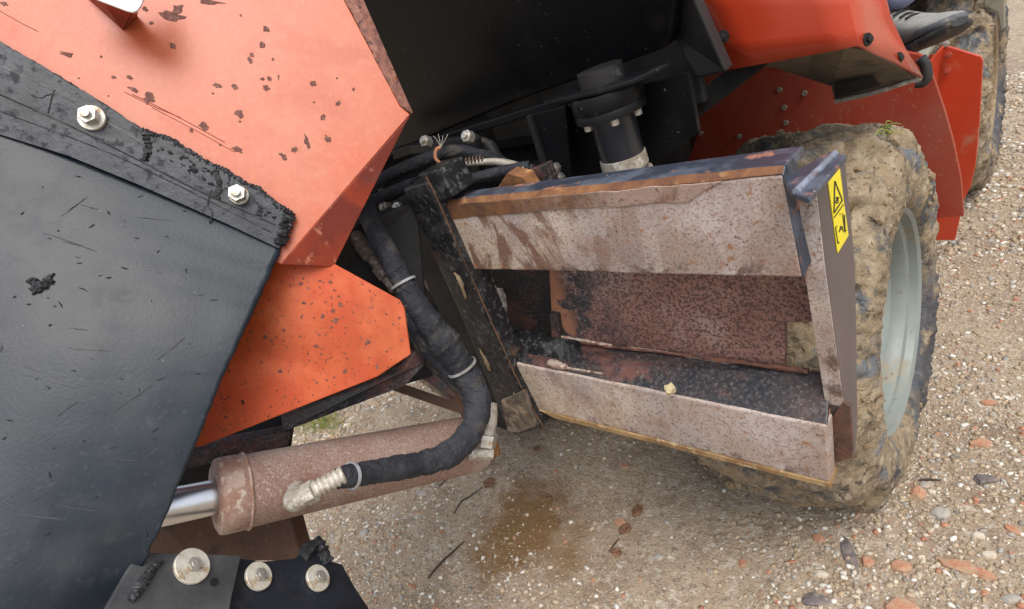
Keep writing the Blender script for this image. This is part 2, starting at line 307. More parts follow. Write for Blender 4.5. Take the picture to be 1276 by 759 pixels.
g.layer((.265, .195, .135), 1.6, .50, .14, .9, dist=.5).layer((.42, .335, .24), 3.3, .54, .12, .8, off=4).layer((.19, .135, .09), 9, .60, .08, .7, off=2)
g.layer((.50, .45, .37), 42, .60, .05, .7, detail=3).layer((.17, .125, .09), 60, .62, .05, .75, detail=3, off=6).layer((.60, .57, .50), 150, .66, .03, .8, detail=2).layer((.44, .20, .11), 26, .72, .025, .7, off=12)
g.layer((.13, .10, .075), 170, .63, .04, .7, detail=2, off=8)
st = at(655, 655, z=0)                                          # damp brown stain below the frame
dn = g.N.new('ShaderNodeVectorMath'); dn.operation = 'DISTANCE'; g.L(g.tc, dn.inputs[0]); dn.inputs[1].default_value = (st[0], st[1], 0)
g.layer((.175, .095, .034), mask=g.ramp(g.mul(dn.outputs['Value'], g.mul(g.noise(9, 5), .34), 'ADD'), .38, .27), amount=.9)
g.bumpn(55, .010, 6).bumpn(180, .004, 4)
gm = g.done()
me.materials.append(gm); go = bpy.data.objects.new('ground', me); COL.objects.link(go); tag(go, kind='structure')
# loose gravel: one uncountable mass
def ico():
    bm = bmesh.new(); bmesh.ops.create_icosphere(bm, subdivisions=1, radius=1); v = np.array([p.co[:] for p in bm.verts])
    f = np.array([[q.index for q in p.verts] for p in bm.faces]); bm.free(); return v, f
IV, IF = ico()
NP = 170000
px = np.concatenate([rng.uniform(-3.0, .7, NP), rng.uniform(-2.2, .6, NP//3)]); py = np.concatenate([rng.uniform(.0, 4.2, NP), rng.uniform(.2, 2.2, NP//3)])
cl = vn(px, py, 3.0, 6)+.7*vn(px, py, 9, 7)
beside = (px > -.45)*.28+(px+py*.1 < -1.35)*.26+(py < .42)*.1
keep = rng.random(len(px)) < np.clip(.30+1.5*cl+beside*2.0, .06, 1)*1.5*np.where((px > -1.35) & (px < -.42) & (py > .36) & (py < 1.3), .30, 1)
cc = (np.stack([px, py, 0*px], -1)-EYE)@MC.T
uu = 638-714*cc[:, 0]/cc[:, 2]; vv = 380+714*cc[:, 1]/cc[:, 2]
keep &= (cc[:, 2] < 0) & (uu > -150) & (uu < 1450) & (vv > -100) & (vv < 900)
px, py = px[keep], py[keep]; n = len(px)
rad = np.minimum(.0013*np.exp(rng.exponential(.58, n)), .0068)*np.where(np.hypot(px, py) > 2.2, 1.7, 1)
sc3 = rad[:, None]*rng.uniform([.8, .6, .35], [1.5, 1.1, .8], (n, 3)); a = rng.uniform(0, 6.28, n)
L = IV[None]*sc3[:, None, :]*(1+.28*(rng.random((n, 12, 1))-.5))
ca, sa = np.cos(a)[:, None], np.sin(a)[:, None]
GV = np.stack([L[..., 0]*ca-L[..., 1]*sa+px[:, None], L[..., 0]*sa+L[..., 1]*ca+py[:, None], L[..., 2]+(hgt(px, py)+sc3[:, 2]*.25)[:, None]], -1).reshape(-1, 3)
GF = (IF[None]+(np.arange(n)*12)[:, None, None]).reshape(-1, 3)
me = bpy.data.meshes.new('gravel'); me.vertices.add(len(GV)); me.vertices.foreach_set('co', GV.ravel().astype(np.float32))
me.loops.add(GF.size); me.loops.foreach_set('vertex_index', GF.ravel().astype(np.int32))
me.polygons.add(len(GF)); me.polygons.foreach_set('loop_start', np.arange(0, GF.size, 3, dtype=np.int32)); me.update()
pal = np.array([(.40, .315, .215), (.34, .255, .165), (.50, .43, .33), (.29, .235, .175), (.62, .585, .52), (.22, .195, .165), (.40, .17, .10), (.40, .30, .20), (.66, .64, .58), (.30, .295, .28)])
pk = rng.choice(10, n, p=[.20, .17, .14, .10, .11, .06, .05, .06, .05, .06]); tint = pal[pk]*rng.uniform(.8, 1.15, (n, 1))
ca_ = me.color_attributes.new('tint', 'FLOAT_COLOR', 'POINT')
ca_.data.foreach_set('color', np.repeat(np.concatenate([tint, np.ones((n, 1))], 1), 12, 0).ravel().astype(np.float32))
gp = Mat('gravel_stones', (.4, .35, .28), .9, 0, .3); an = gp.N.new('ShaderNodeAttribute'); an.attribute_name = 'tint'; gp.c = an.outputs['Color']
gp.layer((.345, .275, .195), 90, .56, .1, .6).bumpn(200, .001); me.materials.append(gp.done())
gro = bpy.data.objects.new('gravel', me); COL.objects.link(gro); tag(gro, 'loose sandy gravel of small mixed pebbles strewn over the yard', 'gravel', kind='stuff')

# ------------------------------------------------------------------ compact loader
T = thing('compact_loader', (-.7, 1.9, 0), 'red and black compact loader with muddy tyres standing on the gravel yard', 'loader')
def wheel(xo, yc, R=.402, w=.30, seed=0, n=420, rm=None):
    wh = bpy.data.objects.new('wheel', None); wh.empty_display_size = .05; link(wh, T, (xo-w/2, yc, R))
    k = R/.402
    pr = np.array([(.236, -.018), (.243, -.002), (.262, .008), (.30, .012), (.335, .008), (.362, -.004), (.388, -.016), (.402, -.036), (.412, -.09), (.415, -.16),
                   (.414, -.24), (.408, -.30), (.392, -.325), (.36, -.335), (.32, -.34), (.27, -.335), (.24, -.31), (.232, -.29)])
    s = np.concatenate([[0], np.cumsum(np.hypot(*np.diff(pr, axis=0).T))]); q = np.linspace(0, s[-1], 84)
    pr_r = np.interp(q, s, pr[:, 0]); pr_x = np.interp(q, s, pr[:, 1])
    nr = np.gradient(pr_x); nx_ = -np.gradient(pr_r); ln = np.hypot(nr, nx_); nr, nx_ = -nr/ln, -nx_/ln
    th = np.arange(n)*2*np.pi/n
    TH, RR = np.meshgrid(th, pr_r, indexing='ij'); XX = np.broadcast_to(pr_x, TH.shape)
    lat = (XX+.165)/.165
    ph = TH*15/(2*np.pi)+.5*(lat > 0)+.55*np.abs(lat)
    lug = np.abs((ph % 1)-.5); lug = np.clip((lug-.19)/.045, 0, 1)              # 1 on the gap
    deep = np.clip((RR-.345)/.045, 0, 1)*np.clip((np.abs(lat)-.02)/.1, 0, 1)
    U = TH*.4; V_ = q[None]*1.0+0*TH
    mud = .008*vn(U, V_, 9, seed)+.009*vn(U, V_, 26, seed+1)+.009*vn(U, V_, 60, seed+2)+.006*vn(U, V_, 120, seed+3)
    fade = np.clip((RR-.245)/.05, .08, 1)
    D = -.030*lug*deep*np.clip(.85+1.6*vn(U, V_, 5, seed+7), .3, 1)+mud*fade
    wrap = np.clip((2*np.pi-TH)/.25, 0, 1); D = D*wrap+D[:1]*(1-wrap)
    r = (RR+D*nr)*k; x = XX+D*nx_
    P_ = np.stack([xo+x*k, yc+r*np.cos(TH), R+r*np.sin(TH)], -1)
    P_[..., 2] = np.maximum(P_[..., 2], -.004)
    m = len(q); f = [[i*m+j, i*m+j+1, ((i+1) % n)*m+j+1, ((i+1) % n)*m+j] for i in range(n) for j in range(m-1)]
    mesh('tyre', P_.reshape(-1, 3), f, m_tyre, wh, smooth='all')
    rp = [(.222, -.035), (.240, -.020), (.243, -.012), (.236, -.008), (.228, -.014), (.224, -.030), (.212, -.034), (.206, -.044), (.204, -.064), (.194, -.072), (.190, -.080), (.187, -.11), (.182, -.14), (.165, -.150), (.10, -.155), (.085, -.14), (.08, -.10), (.045, -.095), (.0, -.093)]
    if n > 200:
        cv, cf = [], []
        for q_ in range(1500):
            i_ = rng.integers(n); j_ = rng.integers(6, m-4); r_ = min(.0025*math.exp(rng.exponential(.55)), .011); sh_ = rng.uniform(.4, 1.3, 3)
            if vn(i_/n*2.5, j_/m*.5, 11, seed+40) < -.05: continue
            cv.append(IV*r_*sh_*(1+.5*(rng.random((12, 1))-.5))+P_[i_, j_]); cf.append(IF+12*len(cf))
        mesh('mud_clods', np.concatenate(cv), np.concatenate(cf), m_mud, wh, kind='stuff')
    b = MB(); b.lathe((xo, yc, R), (1, 0, 0), [(a*k, h*k) for a, h in rp], 72); rim = b.out('rim', rm or m_rim, wh, smooth=True)
    b = MB(); b.lathe((xo, yc, R), (1, 0, 0), [(.215*k, -.26*k), (.2*k, -.15*k), (.10*k, -.2*k), (0, -.2*k)], 40); b.out('inner_disc', m_void, wh, smooth=True)
    for i in range(6):
        t = i*math.pi/3; b = MB(); b.cyl((xo-.155*k, yc+.125*k*math.cos(t), R+.125*k*math.sin(t)), (xo-.135*k, yc+.125*k*math.cos(t), R+.125*k*math.sin(t)), .011, n=6); b.out('wheel_nut', m_zinc, wh)
    return wh
wheel(-.223, 1.165, seed=1)
wheel(-.215, 2.76, seed=5, rm=m_mud)
wheel(-1.15, 1.165, seed=9, n=120); wheel(-1.15, 2.76, seed=13, n=120)
def poly(name, pts, off, m, parent, bevel=.002, **k): return MB().prism(pts, off).out(name, m, parent, bevel=bevel, **k)
A_ = lambda lst, **k: [at(u, v, **k) for u, v in lst]
def box(name, a, b, m, parent, bevel=.003): return MB().box(a, b).out(name, m, parent, bevel=bevel)
# frame and dark inner structure
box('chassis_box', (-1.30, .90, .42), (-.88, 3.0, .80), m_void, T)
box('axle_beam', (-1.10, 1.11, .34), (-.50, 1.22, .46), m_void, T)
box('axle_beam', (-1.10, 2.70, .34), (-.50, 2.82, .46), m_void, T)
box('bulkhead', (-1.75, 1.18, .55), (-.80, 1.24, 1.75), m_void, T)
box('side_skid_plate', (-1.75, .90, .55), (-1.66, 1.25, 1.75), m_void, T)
# big glossy black boom plate
bpo, bpn = np.array([-.7, .90, 1.06]), unit((0, -1, -.42))
bp = [onp(u, v, bpo, bpn) for u, v in ((300, -140), (860, -140), (838, 40), (826, 62), (640, 128), (505, 184), (470, 205), (300, 240))]
poly('boom_plate', bp, (0, .05, 0), m_black, T, .006)
gp_ = [at(806, -60, y=.93), at(838, -60, y=.87), at(905, 90, y=.87), at(868, 99, y=.89), at(838, 44, y=.93)]
poly('side_guard', gp_, (0, .03, 0), m_guard, T, .004)
poly('arm_link', A_([(905, 88), (960, 78), (880, 140), (840, 172), (812, 190), (850, 130)], y=1.02), (0, .04, 0), m_guard, T)
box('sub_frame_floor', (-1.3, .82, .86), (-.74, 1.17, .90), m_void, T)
box('hood_shade_box', (-1.2, 1.05, 1.045), (-.32, 1.60, 1.75), m_void, T, .01)  # unseen box added to shade the mudguard; also closes the gap behind the guard
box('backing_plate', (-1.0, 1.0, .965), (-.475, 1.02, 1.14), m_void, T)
box('overhead_shade_box', (-1.5, .80, 1.62), (-.55, 1.30, 1.82), m_void, T, .02)  # unseen block added overhead to keep sky light off the parts below
# cross bar, gusset, flange and pivot tube
poly('cross_bar', A_([(488, 188), (655, 136), (705, 121), (800, 92), (806, 99), (706, 131), (655, 147), (490, 200)], y=.83), (0, .03, 0), m_black, T, .003)
poly('gusset_plate', A_([(656, 145), (704, 132), (712, 228), (680, 222)], y=.82), (0, .012, 0), m_black, T, .002)
poly('gusset_plate', A_([(706, 135), (858, 90), (870, 165), (805, 215), (712, 228)], y=.86), (0, .012, 0), m_black, T, .002)
poly('gusset_edge', A_([(655, 146), (660, 144), (684, 221), (678, 222)], y=.812), (0, .010, 0), m_guard, T, .001)
m_tubeb = (Mat('satin_black_tube', (.012, .014, .018), .33, 0, .6).layer((.03, .033, .04), 9, .52, .15, .7).layer((.2, .19, .17), 170, .72, .03, .5).done())
c0 = np.array([-.535, .80, 0]); V3 = lambda z: c0+np.array([0, 0, z])
MB().lathe(c0, (0, 0, 1), [(.0, 1.035), (.036, 1.035), (.0362, .955), (.035, .952), (.035, .90), (0, .90)], 40).out('pivot_tube', m_tubeb, T, smooth=True)
MB().lathe(c0, (0, 0, 1), [(.0, 1.100), (.036, 1.100), (.037, 1.075), (.037, 1.07), (0, 1.07)], 40).out('pivot_cap', m_guard, T, smooth=True)
fl = MB().lathe(c0, (0, 0, 1), [(0, 1.068), (.056, 1.068), (.058, 1.063), (.058, 1.045), (.056, 1.041), (.0575, 1.038), (.0575, 1.028), (0, 1.028)], 48).out('pivot_flange', m_black, T, smooth=True)
for t in (-1.9, -.95, -.1, 2.8):
    p = V3(1.028)+.050*np.array([math.cos(t), math.sin(t), 0]); MB().cyl(p, p-np.array([0, 0, .009]), .0065, n=6).out('flange_bolt', m_zinc, fl)
MB().lathe(c0, (0, 0, 1), [(.0345, .958), (.0385, .957), (.0392, .937), (.035, .932)], 40).out('pivot_collar', m_fit, T, smooth=True)
MB().lathe(c0+np.array([.004, 0, 0]), (0, 0, 1), [(0, .928), (.039, .928), (.042, .920), (.042, .90), (0, .90)], 40).out('pivot_seat', m_fit, T, smooth=True)
poly('flange_arm', [V3(1.069)+np.array(d) for d in ((-.09, -.045, 0), (.02, -.052, .0), (.07, -.035, .0), (.10, .03, .0), (-.09, .05, 0))], (0, 0, .009), m_black, T, .003)
def hexbolt(p, n, r, h, m, parent, name='bolt', wr=0, mw=None):
    n = unit(n); o = None
    if wr:
        o = MB().lathe(p, n, [(.28*wr, .0030), (wr*.96, .0030), (wr, .0022), (wr, -.002), (.28*wr, -.002)], 36).out('washer', mw or m_washer, parent, smooth=True)
    b = MB().cyl(p+n*(.003 if wr else 0), p+n*(h+.003), r, n=6); b.cyl(p+n*h, p+n*(h*1.7), r*.52, n=12)
    b.out(name, m, o or parent, bevel=.0008); return o
for u, v in ((694, 209), (699, 221)): hexbolt(at(u, v, y=.80), (.1, -1, .1), .0105, .008, m_zinc, T)
for u, v in ((484, 259), (501, 260), (560, 231), (535, 178), (587, 172)): hexbolt(at(u, v, y=.68 if v < 250 else .60), (.15, -.8, .5), .0105, .012, m_zinc, T)
# hoses and wires lying behind the frame
def tube(name, pts, rad, m, parent, n=14, wob=0, sub=7, flat=1): return MB().tube(pts, rad, n, sub, wob, flat).out(name, m, parent, smooth=True)
D_ = lambda lst: [dep(u, v, d) for u, v, d in lst]
tube('hydraulic_line', D_([(440, 245, 1.13), (500, 212, 1.14), (560, 190, 1.15), (600, 195, 1.14), (640, 210, 1.10), (665, 214, 1.08)]), .013, m_sleeve, T, wob=.15)
tube('hydraulic_line', D_([(440, 262, 1.08), (520, 228, 1.09), (580, 225, 1.08), (630, 213, 1.08), (660, 208, 1.07)]), .011, m_sleeve, T, wob=.15)
tube('hydraulic_line', D_([(470, 232, 1.2), (530, 200, 1.2), (600, 178, 1.18), (622, 200, 1.15), (650, 218, 1.12)]), .012, m_hose, T)
tube('grey_pipe', D_([(575, 205, 1.12), (620, 202, 1.1), (655, 212, 1.07)]), [.005, .007, .010], m_fit, T)
tube('copper_wire', D_([(549, 184, 1.06), (543, 188, 1.06), (543, 198, 1.06), (552, 207, 1.06)]), .0035, m_copper, T, n=8)
b = MB()
for i in range(4): b.tube(D_([(549, 184, 1.06), (545+i*3, 176, 1.07), (540+i*6, 170-i % 2*2, 1.08)]), .0007, 5, 4)
b.out('frayed_strand', m_fit, T)
sp = [dep(560+42*t, 205-8*t+4*math.sin(t*60), 1.07+.006*math.cos(t*60)) for t in np.linspace(0, 1, 60)]
MB().tube(sp, .0015, 5, 1).out('coil_spring', m_spring, T, smooth=True)
poly('hinge_bracket', A_([(510, 183), (586, 170), (592, 176), (598, 215), (588, 216), (580, 184), (512, 193)], y=.80), (0, .02, 0), m_guard, T)
poly('mount_bracket', A_([(612, 246), (632, 216), (652, 221), (664, 240), (660, 246), (642, 230), (622, 250)], y=.70), (0, .03, 0), m_rustedge, T)
poly('mount_bracket', A_([(655, 215), (680, 205), (690, 232), (660, 236)], y=.74), (0, .02, 0), m_dark, T)

# red bodywork
H1, H2, H2t, H1t = at(905, 88, y=1.), at(1058, 60, y=1.), at(1036, -40, y=1.), at(820, -75, y=1.)
Lr = np.array([-.205, 1.30, .861])
def strip_shell(rows, m, name, parent, th=.006):
    """rows: list of equal-length point rows -> sheet metal shell with thickness"""
    nr_, nc = len(rows), len(rows[0]); v = [p for r in rows for p in r]
    f = [[i*nc+j, i*nc+j+1, (i+1)*nc+j+1, (i+1)*nc+j] for i in range(nr_-1) for j in range(nc-1)]
    o = mesh(name, v, f, m, parent, smooth=True); s = o.modifiers.new('thick', 'SOLIDIFY'); s.thickness = th; s.offset = 0
    return o
bot = [H1]+[H1*(1-t)+H2*t for t in (.3, .6, .85, .93)]+[at(1068, 58, y=1.012), at(1076, 61, y=1.03), at(1084, 66, y=1.06)]+[at(1112, 78, y=1.16), at(1132, 88, y=1.23), Lr]
top = [H1t]+[H1t*(1-t)+H2t*t for t in (.3, .6, .85, .93)]+[at(1046, -42, y=1.012), at(1056, -42, y=1.03), at(1066, -40, y=1.06)]+[at(1084, -34, y=1.13), at(1090, -32, y=1.15), at(1095, -30, y=1.17)]
mid = [b_*.5+t_*.5 for b_, t_ in zip(bot, top)]
mid[-1] = at(1108, 22, y=1.19); mid[-2] = at(1098, 24, y=1.17); mid[-3] = at(1090, 20, y=1.14)
m34 = [b_*.78+t_*.22 for b_, t_ in zip(bot, top)]; m34[-1] = at(1126, 62, y=1.25); m34[-2] = at(1116, 56, y=1.22); m34[-3] = at(1102, 46, y=1.16)
strip_shell([top, mid, m34, bot], m_red, 'body_panel', T)
# sloping dirty underside with a dark opening, and its pale lower lip
U0, U1, U2, U3 = H1+np.array([0, .004, 0]), H2+np.array([-.006, .006, 0]), Lr+np.array([-.006, 0, 0]), at(1040, 126, y=1.30)
U4 = at(944, 78, y=1.2)
um = MB(); um.prism([U0, U1, at(1078, 64, y=1.04), at(1112, 80, y=1.16), U2, U3, at(1036, 108, y=1.26), U4], (0, .012, .012)); um.out('underside_panel', m_ground_under, T, bevel=0)
poly('underside_opening', [at(1040, 105, y=1.20), at(1087, 96, y=1.20), at(1096, 107, y=1.22), at(1040, 123, y=1.25)], (0, .006, .0), m_void, T, 0)
tube('underside_lip', [at(1040, 127, y=1.295), at(1090, 116, y=1.295), at(1130, 103, y=1.295), Lr], .0045, m_fit, T, n=8, sub=3)
for u, v in ((901, 46), (1080, 50), (1119, 73)):
    p = at(u, v, y=.99 if u < 1000 else (1.035 if u < 1100 else 1.19)); hexbolt(p, (.2, -1, .1) if u < 1000 else (.9, -.4, .1), .0055, .005, m_guard, T, wr=.0095, mw=m_guard)
# inner mudguard behind the front wheel
m_fitdull = Mat('dull_bolt', (.17, .13, .10), .6).layer((.3, .26, .2), 60, .55, .1, .7).done()
mg = A_([(866, 100), (900, 55), (1000, 40), (1145, 68), (1156, 75), (1163, 95), (1178, 140), (1189, 180), (1198, 225), (1201, 270), (1162, 273), (1100, 330), (900, 330), (856, 206), (870, 165)], y=1.64)
poly('inner_mudguard', mg, (0, .012, 0), m_reddull, T, .002)
tube('rubber_trim', A_([(1141, 104), (1150, 103), (1155, 96), (1153, 82), (1147, 73)], y=1.56), .011, m_hose, T, n=10)
for u, v in ((972, 112), (978, 134), (980, 153), (874, 166), (922, 170), (1003, 116)): hexbolt(at(u, v, y=1.636), (0, -1, 0), .0075, .004, m_fitdull, T)
# rear mudguard plate, step and rear fender
rg = A_([(1060, 130), (1150, 92), (1172, 58), (1177, 57), (1222, 71), (1225, 76), (1221, 150), (1216, 205), (1210, 232), (1201, 250), (1190, 300), (1060, 300)], y=2.16)
poly('rear_mudguard', rg, (0, .012, 0), m_red, T, .002)
poly('mudguard_fold', [at(1177, 57, y=2.155), at(1172, 80, y=2.155), at(1160, 165, y=2.155), at(1150, 130, y=2.0), at(1153, 84, y=2.0)], (-.006, 0, 0), m_red, T, .001)
for u, v in ((1182, 69), (1180, 89), (1161, 72), (1160, 95), (1172, 53), (1179, 55)): hexbolt(at(u, v, y=2.15 if v > 60 else 2.17), (0, -1, .1), .010, .008, m_zinc if v < 60 else m_reddull, T)
box('foot_step', (-.62, 1.76, .735), (-.29, 2.10, .752), m_fender, T)
box('cab_floor', (-.98, 1.70, .70), (-.62, 3.0, .75), m_void, T)
box('side_skirt', (-.60, 1.70, .45), (-.585, 2.9, .74), m_reddull, T)
rf = [(-.60, 2.34, .86), (-.60, 2.45, .90), (-.60, 3.1, .90), (-.60, 3.2, .80), (-.60, 3.2, .88), (-.60, 3.1, .96), (-.60, 2.45, .96), (-.60, 2.34, .92)]
poly('rear_fender', rf, (.40, 0, 0), m_brown, T, .006)
poly('fender_flap', A_([(1226, -40), (1252, -40), (1252, 36), (1247, 40), (1243, 16), (1226, 8)], y=2.55), (0, .02, 0), m_fender, T, .003)
box('seat_base', (-.98, 2.22, .75), (-.62, 2.62, 1.12), m_void, T, .03); box('seat_back', (-.98, 2.60, 1.12), (-.62, 2.70, 1.6), m_void, T, .04)
# grass blades and clods caught on the front tyre's shoulder
b = MB()
for k in range(9):
    p = np.array([-.232-.03*rng.random(), 1.15+.06*rng.random(), .812]); d = np.array([.03*rng.random()-.005, -.03+.05*rng.random(), .012+.012*rng.random()])
    b.tube([p, p+d*.6, p+d+np.array([.006, 0, -.012])], [.0016, .0012, .0004], 4, 3)
b.out('caught_grass', m_grass, T, kind='stuff')

# ------------------------------------------------------------------ mounting frame
F = thing('mounting_frame', (-.5, .68, .48), 'rusty steel attachment frame of two wide rails with a yellow sticker on its end', 'mounting frame')
YF = .62
m_bar = (Mat('scuffed_black_bar', (.012, .012, .0135), .45, 0, .45).layer((.05, .05, .051), 16, .56, .08, .8, .5, 7, dist=.4).layer((.13, .128, .125), 110, .61, .05, .65, .55, 4, off=7).layer((.12, .065, .042), 14, .68, .04, .7, .85, 7, off=4).layer((.24, .20, .15), 30, .71, .03, .8, .9).bumpn(60, .0012).done())
m_foot = (Mat('worn_tan_foot', (.15, .115, .085), .7).layer((.05, .04, .034), 18, .52, .06, .85).layer((.32, .26, .19), 26, .58, .05, .85, off=4).layer((.14, .06, .03), 40, .62, .05, .8).bumpn(70, .003).done())
wm_ = Mat('brown_rust_strip', (.17, .075, .03), .7); wsx_ = wm_.N.new('ShaderNodeSeparateXYZ'); wm_.L(wm_.tc, wsx_.inputs[0])
wm_.layer((.085, .04, .022), 16, .50, .08, .85).layer((.05, .05, .055), 8, .64, .05, .8, off=5)
wm_.layer((.34, .245, .20), 0, mask=wm_.mul(wm_.ramp(wsx_.outputs[0], -.08, .12), wm_.ramp(wm_.noise(12, 6, .65, .6), .36, .52)), amount=.9)
m_wedge = wm_.layer((.09, .045, .03), 160, .62, .05, .8).bumpn(70, .002).done()
uf = A_([(544, 260), (975, 219), (1000, 347), (575, 336)], y=YF)
poly('upper_rail', uf, (0, .035, 0), m_rail, F, .003)
e0, e1 = at(544, 260, y=YF), at(975, 219, y=YF)
ch = [e0+np.array([0, -.001, .001]), e1+np.array([0, -.001, .001]), e1+np.array([0, .010, .008]), e0+np.array([0, .010, .011])]
poly('rail_edge', ch, (0, .012, -.008), m_rustedge, F, .002)
poly('edge_strip', A_([(544, 258), (700, 244), (860, 230), (900, 227), (880, 236), (858, 252), (700, 262), (546, 275)], y=YF-.0018), (0, .004, 0), m_wedge, F, .0008)
zt = e1[2]+.009
poly('top_flange', [(-.79, .630, zt-.002), (-.222, .630, zt), (-.222, .690, zt-.003), (-.79, .676, zt-.008)], (0, 0, -.012), m_bluetop, F, .002)
poly('rail_end_cap', [uf[1]+np.array([.0008, .001, .0]), uf[2]+np.array([.0008, .001, 0]), uf[2]+np.array([.006, .034, .012]), (-.2205, .668, .95), (-.2205, .65, zt-.001), e1+np.array([.0008, .010, .007])], (-.010, 0, 0), m_bluetop, F, .001)
lf = A_([(636, 452), (1030, 533), (1034, 602), (668, 510)], y=YF)
poly('lower_rail', lf, (0, .03, 0), m_rail2, F, .003)
lb = A_([(669, 511), (1034, 603), (1036, 610), (690, 522)], y=YF-.002)
poly('rail_edge', lb, (0, .036, 0), m_tanedge, F, .002)
WY = .69
m_cornr0 = (Mat('red_brown_rust', (.16, .065, .04), .75).layer((.06, .03, .025), 26, .52, .08, .9).layer((.28, .13, .075), 40, .60, .05, .8).bumpn(90, .003).done())
poly('top_flange', [lf[0]+np.array([0, .004, .0005]), lf[1]+np.array([0, .004, .0005]), (-.224, WY, .640), (-.79, WY, .632)], (0, 0, -.012), m_dark, F, .002)
# web plate with a rectangular notch at the end plate
wp = A_([(684, 330), (1010, 330), (1012, 402), (978, 402), (978, 462), (1026, 470), (1028, 505), (690, 442)], y=WY)
poly('web_plate', wp, (0, .012, 0), m_web, F, .001)
poly('ledge_lip', [at(u, v, y=YF+.014)+np.array([0, 0, .0]) for u, v in ((745, 468), (1031, 523), (1031, 529), (700, 462))], (0, .02, .004), m_cornr0, F, .002)
tube('caked_mud', [(-.70, WY-.006, .640), (-.60, WY-.006, .641), (-.48, WY-.005, .642), (-.36, WY-.006, .644), (-.25, WY-.008, .646)], [.001, .003, .0015, .003, .004], m_cornr0, F, wob=1.0, n=9, sub=12)
poly('web_rib', A_([(684, 392), (694, 394), (702, 445), (690, 446)], y=WY-.012), (0, .014, 0), m_dark, F, .002)
poly('inner_web', A_([(600, 330), (684, 330), (690, 442), (600, 400)], y=.74), (0, .012, 0), m_dark, F, .001)
tube('cross_tube', [(-.86, .68, .615), (-.70, .68, .615), (-.655, .68, .615)], .034, m_blackworn, F, n=24)
def bead(a, b_, y, n=9, r=.0024):
    p = [at(a[0]*(1-t)+b_[0]*t, a[1]*(1-t)+b_[1]*t, y=y) for t in np.linspace(0, 1, n)]
    tube('weld_bead', p, [r*(.7+.6*rng.random()) for _ in p], m_zincw, F, n=8, wob=.4, sub=3)
m_zincw = (Mat('pale_weld', (.34, .27, .22), .6).layer((.2, .09, .06), 60, .55, .06, .9).layer((.5, .46, .42), 90, .64, .05, .7).bumpn(120, .002).done())
bead((700, 420), (762, 431), .655); bead((790, 474), (838, 482), .64); bead((840, 441), (915, 455), WY-.003); bead((640, 448), (680, 458), .635); bead((700, 458), (750, 466), .632); bead((893, 494), (950, 505), .636); bead((782, 433), (838, 441), WY-.003, r=.002)
tube('weld_lump', [at(684, 452, y=.63), at(693, 455, y=.63), at(706, 458, y=.63)], [.006, .009, .005], m_zincw, F, wob=.3)
# end plate
m_cornr = (Mat('brown_rust_corner', (.13, .06, .035), .7).layer((.05, .03, .025), 20, .52, .08, .9).layer((.28, .14, .07), 30, .62, .05, .8).bumpn(90, .002).done())
PX = -.200
m_weldb = (Mat('blue_grey_weld', (.20, .23, .29), .4).layer((.10, .10, .12), 40, .52, .1, .8).layer((.3, .16, .1), 60, .64, .05, .8).bumpn(120, .002).done())
pp = [at(u, v, x=PX) for u, v in ((1019, 243), (1053, 192), (1066, 330), (1069, 520), (1067, 566), (1062, 570), (1050, 486), (1030, 340))]
pp[0] = np.array([PX, .632, pp[0][2]]) if abs(pp[0][1]-.632) > .05 else pp[0]
poly('end_plate', pp, (-.024, 0, 0), m_endface, F, .003)
fe = [pp[0], pp[7], pp[6], at(1053, 506, x=PX)]
v = []; 
for p in fe: v += [p+np.array([-.001, -.0025, 0]), p+np.array([-.0235, -.0025, 0]), p+np.array([-.0235, .002, 0]), p+np.array([-.001, .002, 0])]
ff = [[0, 1, 2, 3], [12, 13, 14, 15]]+[[4*i+j, 4*i+(j+1) % 4, 4*(i+1)+(j+1) % 4, 4*(i+1)+j] for i in range(3) for j in range(4)]
mesh('plate_edge', v, ff, m_rail2, F)
poly('lower_end_face', A_([(1024, 540), (1050, 500), (1059, 508), (1063, 560), (1062, 571), (1034, 580)], y=.655), (0, .008, 0), m_cornr, F, .001)
poly('top_weld', A_([(976, 222), (986, 240), (1008, 248), (1055, 193), (1034, 189)], z=.9665), (0, 0, -.007), m_bluetop, F, .0015)
tube('weld_bead', A_([(992, 240), (1012, 220), (1040, 192)], z=.9675), .0040, m_weldb, F, n=10, wob=.25, sub=10)
# sticker and its printed pictograms
SX = PX+.0012
def stk(pts, name, m, parent, off): return MB().prism([at(u, v, x=SX+off) for u, v in pts], (-.0008, 0, 0)).out(name, m, parent)
sk = [(1032, 227), (1046.5, 209.5), (1052.5, 258), (1057.5, 294), (1044, 316), (1038, 270)]
stko = stk(sk, 'warning_sticker', m_yellow, F, 0)
def line(a, b_, w, name='pictogram'):
    a, b_ = np.array(a, float), np.array(b_, float); n = unit([-(b_-a)[1], (b_-a)[0]])*w/2
    return [at(*q, x=SX+.0006) for q in (a-n, b_-n, b_+n, a+n)]
b = MB()
tri = [(1040.6, 226), (1050, 250), (1039.5, 266)]
for i in range(3): b.prism(line(tri[i], tri[(i+1) % 3], 1.3), (-.0004, 0, 0))
b.out('warning_triangle', m_ink, stko)
b = MB()
for a, c in (((1042, 246), (1045, 251)), ((1044.5, 246), (1041.5, 253)), ((1043, 249), (1046, 246.5)), ((1042.2, 254), (1045.3, 252))): b.prism(line(a, c, 1.3), (-.0004, 0, 0))
b.out('pictogram', m_ink, stko)
b = MB()
